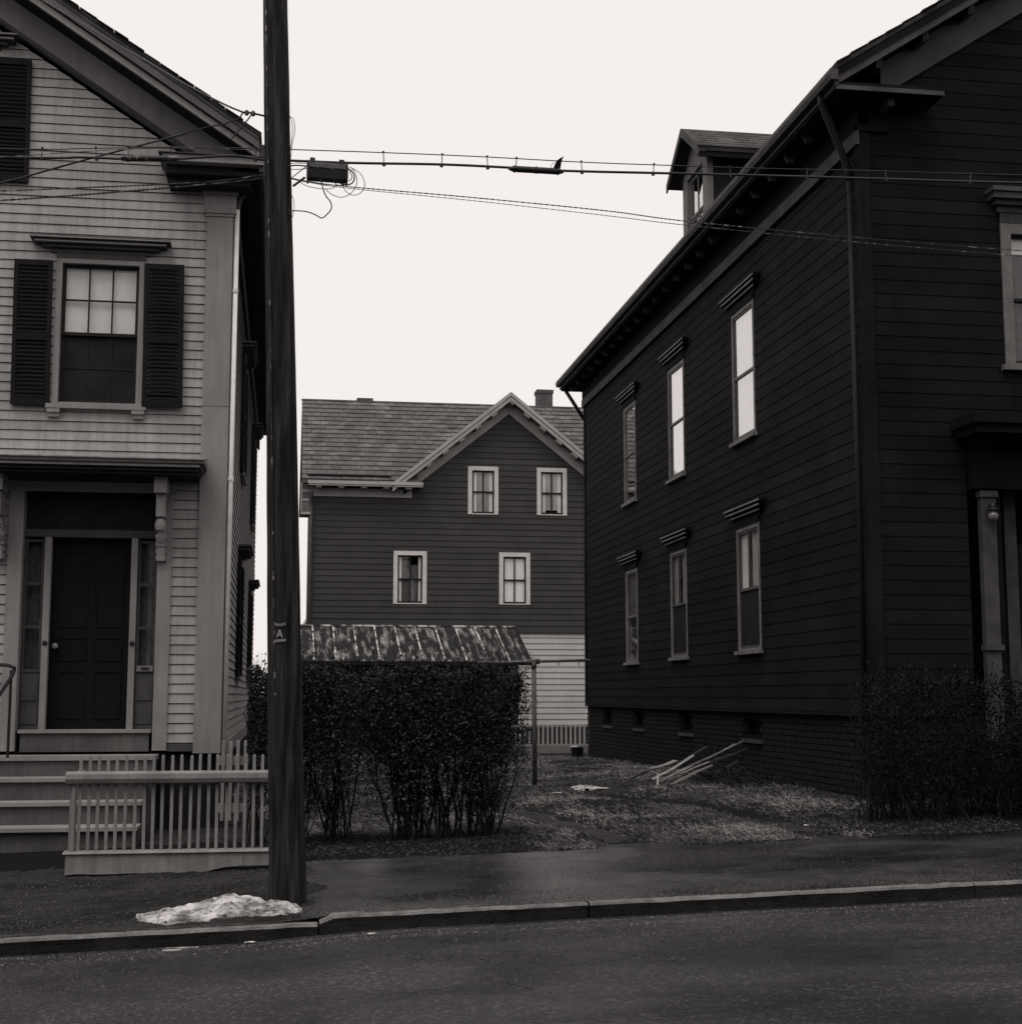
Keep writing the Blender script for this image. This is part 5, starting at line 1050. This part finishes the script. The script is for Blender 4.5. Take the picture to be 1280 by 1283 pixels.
# insulators on their short arm
INS = thing('insulator_rack', tuple(P(327, 145, 11.1)), 'short insulator arm with two small insulators at the upper left of the pole', 'insulator')
mb = MB(); mb.tube([P(336, 146, 11.1), P(318, 142, 11.1), P(306, 140, 11.1)], .008, 6); mb.build('arm', M['wire'], INS)
for u, v in ((309, 141), (317, 142)): mb = MB(); mb.lathe(P(u, v, 11.1), [(.008, -.022), (.018, -.012), (.011, 0), (.018, .012), (.008, .022)], 10); mb.build('insulator', mat('glass_insulator', .05, .02, 30, .2, spec=.7), INS, smooth=True)
mb = MB(); mb.tube(catmull([P(304, 141, 11.1), P(300, 147, 11.1), P(294, 150, 11.1), P(278, 156, 11.1), P(262, 158, 11.1), P(232, 167, 11.1)], 5), .006, 5); mb.tube(catmull([P(315, 143, 11.1), P(310, 150, 11.1), P(303, 158, 11.1), P(290, 174, 11.1)], 5), .006, 5); mb.tube([P(302, 142, 11.1), P(302.5, 155, 11.1)], .0015, 4); mb.build('jumper', M['wire'], INS)
# terminal box hanging from the cable
TBX = thing('terminal_box', tuple(P(410, 213, 11.0)), 'black ribbed cable terminal box with looped wires hanging right of the pole', 'terminal box')
A, B = P(384, 213, 11.05), P(436, 217, 11.05); d = B - A; upv = Vector((0, 0, 1))
mb = MB(); sect = [(-.05, -.068), (.05, -.068), (.06, 0), (.045, .045), (.02, .066), (-.02, .066), (-.045, .045), (-.06, 0)]; K = [(0, .82), (.05, 1), (.3, 1.02), (.48, 1), (.5, 1.06), (.52, 1), (.75, 1.02), (.95, 1), (1, .82)]
for t, s_ in K:
    for (a, b) in sect: mb.v.append(tuple(A + d * t + Vector((0, a * s_, b * s_))))
n = len(sect)
for k in range(len(K) - 1): mb.f += [(k * n + j, k * n + (j + 1) % n, (k + 1) * n + (j + 1) % n, (k + 1) * n + j) for j in range(n)]
mb.f += [tuple(range(n)), tuple((len(K) - 1) * n + j for j in range(n))[::-1]]; mb.build('case', M['box'], TBX)
for t in (.03, .97): q = A + d * t; mb = MB(); mb.box(q.x - .006, q.x + .006, q.y - .07, q.y + .07, q.z - .085, q.z + .06); mb.build('end_plate', M['box'], TBX)
mb = MB()
for t in (.15, .45, .8): q = A + d * t; mb.tube([q + Vector((-.05, -.06, .012)), q + Vector((.05, -.06, .004))], .006, 5)
mb.build('rib', M['box'], TBX)
for t in (.14, .84): q = A + d * t; mb = MB(); mb.box(q.x - .02, q.x + .02, q.y - .02, q.y + .03, q.z + .05, q.z + .10); mb.build('clamp', M['box'], TBX)
mb = MB(); Pp = lambda u, v: P(u, v, 11.0)
mb.tube([Pp(367, 233), Pp(382, 222)], .010, 6); mb.tube([Pp(366, 222), Pp(384, 208)], .004, 5)
for loop, r in (([(361, 208), (372, 207), (384, 208)], .006), ([(362, 205), (372, 204), (384, 205)], .003), ([(364, 212), (374, 212), (384, 211)], .003),
                ([(402, 222), (404, 234), (408, 245), (414, 253), (415, 261), (410, 268), (403, 273), (395, 269), (384, 265), (372, 264), (361, 264)], .005),
                ([(376, 228), (385, 233), (400, 236), (415, 236), (424, 231)], .003),
                ([(407, 236), (415, 243), (427, 247), (438, 243), (445, 235), (447, 226), (445, 216), (439, 209)], .003),
                ([(430, 230), (432, 238), (440, 244), (449, 243), (456, 236), (456, 226), (450, 216), (438, 209)], .003),
                ([(436, 211), (442, 216), (444, 223), (440, 230), (430, 231), (422, 227)], .006), ([(418, 224), (421, 231), (428, 232), (436, 231)], .004), ([(438, 214), (441, 222), (437, 227)], .004)):
    mb.tube(catmull([Pp(*p) for p in loop], 6), r, 5)
mb.build('looped_wires', M['wire'], TBX)
mb = MB()
for loop in ([(362, 145), (368, 150), (369, 165), (366, 180), (363.5, 205), (364, 212)], [(361, 142), (366, 155), (365.5, 175), (361, 205)], [(361, 238), (367, 248), (368.5, 260), (366, 272), (360, 280)]):
    mb.tube(catmull([P(u, v, 11.06) for u, v in loop], 6), .0026, 5)
mb.build('jumper_wire', M['wire'], UP)

# ================================================================== 8. yard objects
CP = thing('clothesline_post', (3.58, 21, g(3.58, 21)), 'rusty pipe clothesline post with a crossbar standing in the yard', 'clothesline post')
mb = MB(); mb.tube([(3.6, 21, g(3.6, 21) - .1), (3.585, 21, 2.16)], .034, 10); mb.build('post', M['pipe'], CP, smooth=True)
mb = MB(); mb.tube([(2.76, 21, 2.155), (3.5, 21, 2.175), (4.42, 21, 2.20)], .022, 10); mb.build('crossbar', mat('crossbar_pipe', .16, .07, 6, .4, spec=.5), CP, smooth=True)
mb = MB(); mb.tube([(3.5, 21, 2.175), (3.67, 21, 2.178)], .04, 10); mb.tube([(3.585, 21, 2.08), (3.585, 21, 2.17)], .043, 10); mb.build('tee_joint', M['pipe'], CP, smooth=True)
for x in (2.95, 3.95, 4.25): mb = MB(); mb.tube([(x, 21, 2.19), (x, 21, 2.12)], .007, 5); mb.build('hook', M['pipe'], CP)
# sprays of twigs growing round the post
mb = MB(); lf = MB(); tp = []
for k in range(16):
    s = Vector((2.2 + random.uniform(-.1, .08), 14.0 + random.uniform(-.2, .2), random.uniform(1.1, 1.8))); e = s + Vector((random.uniform(.02, .16), 0, random.uniform(-.15, .25))); mm = (s + e) / 2 + Vector((0, 0, .04)); mb.tube([s, mm, e], [.004, .003, .0015], 4, caps=False)
    for q in range(12): tp.append(s.lerp(e, random.random()) + Vector((random.gauss(0, .02), random.gauss(0, .03), random.gauss(0, .02))))
for p in tp:
    a = Vector((random.gauss(0, 1), random.gauss(0, 1), random.gauss(0, 1))).normalized() * .018; b = a.orthogonal().normalized() * .009; mb.add([p - a, p - b, p + a, p + b], [(0, 1, 2, 3)])
mb.build('side_sprays', M['leaf'], H1, kind='stuff', recalc=False)
# bucket by the corner of the dark house
gx_, gy_ = 7.5, 37.2
BK = thing('trash_can', (5.95, 29.6, g(5.95, 29.6)), 'small dark trash can with a pale lid at the far corner of the dark house', 'trash can')
z0 = g(5.95, 29.6); mb = MB(); mb.lathe((5.95, 29.6, z0), [(.11, 0), (.115, .01), (.13, .24), (.135, .245)], 18); mb.build('body', M['iron'], BK, smooth=True)
mb = MB(); mb.lathe((5.9, 29.6, z0 + .246), [(.09, 0), (.085, .02), (.03, .03)], 18); mb.build('lid', mat('can_lid', .6, .4, 8, .5), BK, smooth=True)
# old boards dumped by the foundation
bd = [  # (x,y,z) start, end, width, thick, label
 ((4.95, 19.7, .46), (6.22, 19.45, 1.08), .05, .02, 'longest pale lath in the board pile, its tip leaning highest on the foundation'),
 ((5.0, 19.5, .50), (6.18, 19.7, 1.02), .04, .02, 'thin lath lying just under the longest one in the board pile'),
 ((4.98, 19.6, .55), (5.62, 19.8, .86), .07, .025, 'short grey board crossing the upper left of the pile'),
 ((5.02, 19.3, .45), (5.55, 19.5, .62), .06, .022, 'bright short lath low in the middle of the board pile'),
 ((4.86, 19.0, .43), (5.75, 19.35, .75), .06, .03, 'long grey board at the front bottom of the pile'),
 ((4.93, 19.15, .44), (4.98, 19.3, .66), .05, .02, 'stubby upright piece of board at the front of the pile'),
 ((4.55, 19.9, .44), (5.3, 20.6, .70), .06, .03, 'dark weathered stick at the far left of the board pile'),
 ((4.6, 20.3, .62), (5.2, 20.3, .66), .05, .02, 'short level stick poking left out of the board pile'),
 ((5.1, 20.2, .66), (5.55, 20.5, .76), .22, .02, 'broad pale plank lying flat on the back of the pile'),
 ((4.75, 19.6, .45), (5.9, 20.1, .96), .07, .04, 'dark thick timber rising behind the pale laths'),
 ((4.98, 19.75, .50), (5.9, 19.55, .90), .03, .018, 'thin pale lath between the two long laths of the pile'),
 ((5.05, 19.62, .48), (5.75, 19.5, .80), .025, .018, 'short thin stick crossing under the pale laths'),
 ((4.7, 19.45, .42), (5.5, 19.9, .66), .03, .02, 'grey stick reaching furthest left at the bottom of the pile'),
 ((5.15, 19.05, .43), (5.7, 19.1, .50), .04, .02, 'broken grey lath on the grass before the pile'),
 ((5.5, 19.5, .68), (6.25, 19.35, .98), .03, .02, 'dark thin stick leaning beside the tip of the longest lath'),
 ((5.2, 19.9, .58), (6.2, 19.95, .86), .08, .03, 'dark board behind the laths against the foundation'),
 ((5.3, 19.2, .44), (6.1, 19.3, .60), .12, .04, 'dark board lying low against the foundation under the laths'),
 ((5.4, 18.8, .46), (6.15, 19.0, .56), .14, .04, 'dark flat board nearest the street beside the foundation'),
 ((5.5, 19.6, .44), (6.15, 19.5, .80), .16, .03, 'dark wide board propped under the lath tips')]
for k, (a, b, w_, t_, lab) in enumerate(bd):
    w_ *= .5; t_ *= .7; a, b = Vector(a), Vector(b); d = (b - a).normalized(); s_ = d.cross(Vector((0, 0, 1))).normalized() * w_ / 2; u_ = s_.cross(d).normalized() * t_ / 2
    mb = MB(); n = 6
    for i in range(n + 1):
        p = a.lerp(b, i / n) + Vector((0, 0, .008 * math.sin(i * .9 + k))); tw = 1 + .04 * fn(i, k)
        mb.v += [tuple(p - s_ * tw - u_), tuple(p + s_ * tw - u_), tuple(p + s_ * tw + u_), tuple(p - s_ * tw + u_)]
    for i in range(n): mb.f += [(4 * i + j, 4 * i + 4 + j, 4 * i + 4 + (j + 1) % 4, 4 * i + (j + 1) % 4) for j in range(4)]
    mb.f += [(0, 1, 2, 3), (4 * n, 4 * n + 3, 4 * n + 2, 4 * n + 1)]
    dk = lab.startswith('dark'); single(mb, 'wooden_board', mat('dark_wood', .05, .03, 8, .7) if dk else M['oldwood'], tuple(a), lab, 'board', 'old boards dumped by the foundation')  # boards labelled dark get a darker wood tone
# brush heap right of the boards
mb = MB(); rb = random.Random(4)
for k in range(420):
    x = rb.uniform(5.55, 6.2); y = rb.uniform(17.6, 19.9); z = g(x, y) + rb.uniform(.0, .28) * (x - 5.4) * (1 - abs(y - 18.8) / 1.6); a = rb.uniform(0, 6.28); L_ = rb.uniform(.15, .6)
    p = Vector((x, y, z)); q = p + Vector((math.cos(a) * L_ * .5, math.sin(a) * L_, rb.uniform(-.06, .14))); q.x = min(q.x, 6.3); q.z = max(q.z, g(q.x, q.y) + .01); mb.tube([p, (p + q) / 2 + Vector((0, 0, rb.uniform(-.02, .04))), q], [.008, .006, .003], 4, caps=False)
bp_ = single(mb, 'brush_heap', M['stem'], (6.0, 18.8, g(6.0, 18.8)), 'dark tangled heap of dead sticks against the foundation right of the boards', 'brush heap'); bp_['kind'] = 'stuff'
# old snow
def snow(cx_, cy_, rx_, ry_, h, label, seed, name='snow_patch'):
    xs_ = np.linspace(-1, 1, 60); mb = MB(); n = 60
    for j in range(n):
        for i in range(n):
            u, v = xs_[i], xs_[j]; x, y = cx_ + u * rx_, cy_ + v * ry_; rr = math.hypot(u, v) + .5 * fn(u * 2 + seed, v * 2, seed) + .12 * fn(u * 7, v * 7, seed)
            e = max(0, 1 - rr * 1.05); hh = h * (e ** 1.1 if e > 0 else 0) * (.9 + .9 * fn(u * 3 + seed, v * 2, 2) + .35 * fn(u * 9, v * 12, seed) + .45 * math.exp(-((u - .3) / .3) ** 2)); gz_ = g(x, y) if y > 13.2 else walk_z(x, y)
            mb.v.append((x, y, gz_ + (hh + .016 * min(1, e * 8) + .012 if e > 0 else -.03)))
    mb.f = [(j * n + i, j * n + i + 1, (j + 1) * n + i + 1, (j + 1) * n + i) for j in range(n - 1) for i in range(n - 1)]
    single(mb, name, M['snow'], (cx_, cy_, walk_z(cx_, min(cy_, 13))), label, 'snow', smooth=True)['kind'] = 'stuff'
snow(-.42, 10.86, .58, .27, .09, 'low mound of dirty old snow at the foot of the pole by the kerb', 3)
snow(4.1, 19.9, .18, .35, .012, 'thin sliver of snow lying on the grass left of the board pile', 8)
# small litter
lit = [(697, 997, .05, 'small white scrap of paper on the grass near the post'), (662, 933, .05, 'tiny white scrap beside the far picket fence'), (1008, 1000, .03, 'small pale stone chip on the grass before the right hedge')]
def hit(u, v):
    th, ph = R(8.8), R(7.14)
    a = P(u, v, 9.); o = Vector((0, 0, EYE)); d = (a - o).normalized(); t = 5
    while t < 80:
        p = o + d * t; gzv = road_z(p.x, p.y) if p.y < 10.4 else g(p.x, p.y)
        if p.z < gzv: return Vector((p.x, p.y, gzv))
        t += .02
def scrap(u, v, w_, h_, name, label, cat, dz=.02, m_=None):
    p = hit(u, v); mb = MB(); n = 5; a0 = random.uniform(-.3, .3)
    for i in range(n):
        for j in range(3):
            x = (i / (n - 1) - .5) * w_; y = (j / 2 - .5) * h_; mb.v.append((p.x + x * math.cos(a0) - y * math.sin(a0), p.y + x * math.sin(a0) + y * math.cos(a0), p.z + dz + .012 * fn(i * 1.7, j * 2, u)))
    m0 = len(mb.v); mb.v += [(a, b, c - .006) for a, b, c in mb.v]
    for i in range(n - 1):
        for j in range(2): q = (i * 3 + j, (i + 1) * 3 + j, (i + 1) * 3 + j + 1, i * 3 + j + 1); mb.f += [q, tuple(m0 + k for k in q[::-1])]
    ring = [0, 3, 6, 9, 12, 13, 14, 11, 8, 5, 2, 1]; mb.f += [(ring[i], ring[(i + 1) % 12], m0 + ring[(i + 1) % 12], m0 + ring[i]) for i in range(12)]
    single(mb, name, m_ or M['paper'], tuple(p), label, cat)
scrap(697, 998, .12, .07, 'paper_scrap', 'small white paper scrap on the grass near the clothesline post', 'litter', .05)
scrap(748, 991, .3, .10, 'paper_scrap', 'flattened pale paper on the grass behind the left rut', 'litter', .04)
scrap(228, 1190, .22, .02, 'wood_sliver', 'thin pale wood sliver in the gutter below the snow', 'litter', .012, M['oldwood'])
scrap(215, 1193, .12, .02, 'wood_sliver', 'short pale wood sliver at the left end of the gutter litter', 'litter', .012, M['oldwood'])
scrap(313, 1183, .07, .03, 'paper_scrap', 'small white scrap in the gutter left of the pole', 'litter', .012)
scrap(465, 1172, .05, .02, 'paper_scrap', 'tiny pale scrap in the gutter right of the pole', 'litter', .012)
scrap(1010, 1038, .04, .03, 'stone_chip', 'small pale stone chip at the grass edge near the right hedge', 'stone', .03)
for k, (u, v) in enumerate(((77, 1115), (153, 1135), (230, 1105), (420, 1130), (880, 1137), (955, 1200), (1008, 1199), (363, 1152))):
    pass
# leaf litter and grit on the verge, as one scatter
def grit(name, n, xr, yr, size, zf, label, seed, dens, tone=(.012, .15)):
    rg = np.random.default_rng(seed); X = xr[0] + rg.random(n) * (xr[1] - xr[0]); Y = yr[0] + rg.random(n) * (yr[1] - yr[0]); U = rg.random(n)
    D = np.array([dens(x, y) for x, y in zip(X, Y)]); k = U < D; X, Y = X[k], Y[k]; n = len(X); Z = np.array([zf(x, y) for x, y in zip(X, Y)])
    S = size * (.4 + rg.random(n) ** 2 * 1.3); A = rg.random(n) * 6.28; c_, s_ = np.cos(A) * S, np.sin(A) * S; H = S * (.5 + .6 * rg.random(n))
    v = np.stack([np.stack([X - c_, Y - s_, Z - .001], 1), np.stack([X + s_ * .7, Y - c_ * .7, Z - .001], 1), np.stack([X + c_, Y + s_, Z - .001], 1), np.stack([X - s_ * .7, Y + c_ * .7, Z - .001], 1), np.stack([X + c_ * .3, Y + s_ * .3, Z + H], 1)], 1)
    f = (np.arange(n)[:, None, None] * 5 + np.array([[0, 1, 4], [1, 2, 4], [2, 3, 4], [3, 0, 4]])[None]).reshape(-1).astype(np.int32)
    me = bpy.data.meshes.new(name); me.vertices.add(n * 5); me.vertices.foreach_set('co', v.ravel()); me.loops.add(len(f)); me.loops.foreach_set('vertex_index', f); me.polygons.add(n * 4)
    me.polygons.foreach_set('loop_start', np.arange(0, len(f), 3, dtype=np.int32)); me.polygons.foreach_set('loop_total', np.full(n * 4, 3, np.int32)); me.update(calc_edges=True)
    a = me.attributes.new('tone', 'FLOAT', 'POINT'); a.data.foreach_set('value', np.repeat(rg.random(n) ** 2.5, 5).astype(np.float32))
    m = bpy.data.materials.new(name); m.use_nodes = True; b = m.node_tree.nodes['Principled BSDF']; at2 = m.node_tree.nodes.new('ShaderNodeAttribute'); at2.attribute_name = 'tone'; mx = m.node_tree.nodes.new('ShaderNodeMix'); mx.data_type = 'RGBA'
    m.node_tree.links.new(at2.outputs['Fac'], mx.inputs['Factor']); mx.inputs['A'].default_value = g3(tone[0]); mx.inputs['B'].default_value = g3(tone[1]); m.node_tree.links.new(mx.outputs['Result'], b.inputs['Base Color']); b.inputs['Roughness'].default_value = .8; b.inputs['Specular IOR Level'].default_value = .2
    me.materials.append(m); o = bpy.data.objects.new(name, me); C.objects.link(o); tag(o, label, 'grit', kind='stuff')
def dwalk(x, y):
    e = 1 - sm(10.52, 11.3 + .5 * fn(x * .6, 3), y); return .05 + (.75 * e * sm(.1, .9, x) if x > 0 else 0) * (.4 + .8 * (fn(x * 1.3, y * 2) + .5)) + (.5 if x < .3 else 0) * (.25 + .8 * (.5 + fn(x * 1.1, y * 1.6, 4)))
grit('pavement_grit', 170000, (-2.6, 6.9), (10.46, 12.9), .0045, lambda x, y: (wz(x, y) if x > .3 else max(wz(x, y), vz(x, y))) , 'fine grit and crumbs scattered over the pavement and the verge', 1, dwalk)
def droad(x, y):
    return .16 * max(0, .35 + 1.5 * fn(x * .5, y * .9, 8)) + .9 * math.exp(-((y - 10.18 + .08 * fn(x * .7, 1)) / .05) ** 2) + .55 * max(0, .3 + fn(x * .8, 9)) * math.exp(-((y - 9.75 + .2 * fn(x * .4, 5)) / .13) ** 2)
grit('gutter_grit', 170000, (-2.6, 6.9), (7.9, 10.38), .0042, rz, 'sand and grit washed along the gutter and over the road', 2, droad)
grit('gutter_sand', 90000, (-2.0, 6.9), (9.9, 10.37), .0045, rz, 'pale sand washed into a streak along the kerb', 5, lambda x, y: max(0, .35 + fn(x * .5, 7)) * (.9 * math.exp(-((y - 10.27 + .04 * fn(x * 1.7, 1)) / .035) ** 2) + .5 * math.exp(-((y - 10.05 + .08 * fn(x * .7, 2)) / .05) ** 2)), tone=(.03, .28))
grit('leaf_litter', 30000, (-.3, 7.0), (12.85, 14.9), .013, lambda x, y: yz(x, y)[2] + .002, 'rotting leaves and crumbs of soil under the hedges and along the yard edge', 6, lambda x, y: .9 * yardwear(x, y), tone=(.006, .06))
# cracks in the road surface
for k, pts in enumerate((((1.35, 7.9), (1.25, 8.2), (1.36, 8.45), (1.28, 8.7), (1.2, 8.95)), ((3.1, 9.45), (3.4, 9.2), (3.75, 9.0), (4.1, 8.7), (4.7, 8.5)))):
    c_ = catmull([(a, b, 0) for a, b in pts], 10); mb = MB()
    for i, p in enumerate(c_): w_ = .003 + .003 * fn(i * .7, k); jx = .02 * fn(i * .35, k, 2); mb.v += [(p.x - w_ + jx, p.y - w_, rz(p.x, p.y) + .004), (p.x + w_ + jx, p.y + w_, rz(p.x, p.y) + .004)]
    mb.f += [(2 * i, 2 * i + 1, 2 * i + 3, 2 * i + 2) for i in range(len(c_) - 1)]; mb.build('road_crack', mat('crack_tar', .012 if k == 0 else .09, .01, 5, .6), None, recalc=False, kind='structure')
# distant house beyond the yard, colours paled for haze, left of the back house
FH = thing('distant_house', (4.4, 120, 0), 'tiny pale house far away in the gap left of the brown house', 'house')
mb = MB(); mb.box(1.3, 7.5, 120, 130, 0, 6.2); mb.prism([(1.0, 6.2), (7.8, 6.2), (4.4, 12.0)], (119.7, 130), lambda x, z, e: (x, e, z)); mb.build('wall', M['far'], FH)
mb = MB(); mb.hexa([(.7, 119.5, 5.9), (4.4, 119.5, 12.0), (4.4, 130, 12.0), (.7, 130, 5.9), (.7, 119.5, 6.2), (4.4, 119.5, 12.3), (4.4, 130, 12.3), (.7, 130, 6.2)]); mb.hexa([(8.1, 119.5, 5.9), (4.4, 119.5, 12.0), (4.4, 130, 12.0), (8.1, 130, 5.9), (8.1, 119.5, 6.2), (4.4, 119.5, 12.3), (4.4, 130, 12.3), (8.1, 130, 6.2)]); mb.build('roof', mat('hazed_far_roof', .55, .5, 1, .8), FH)
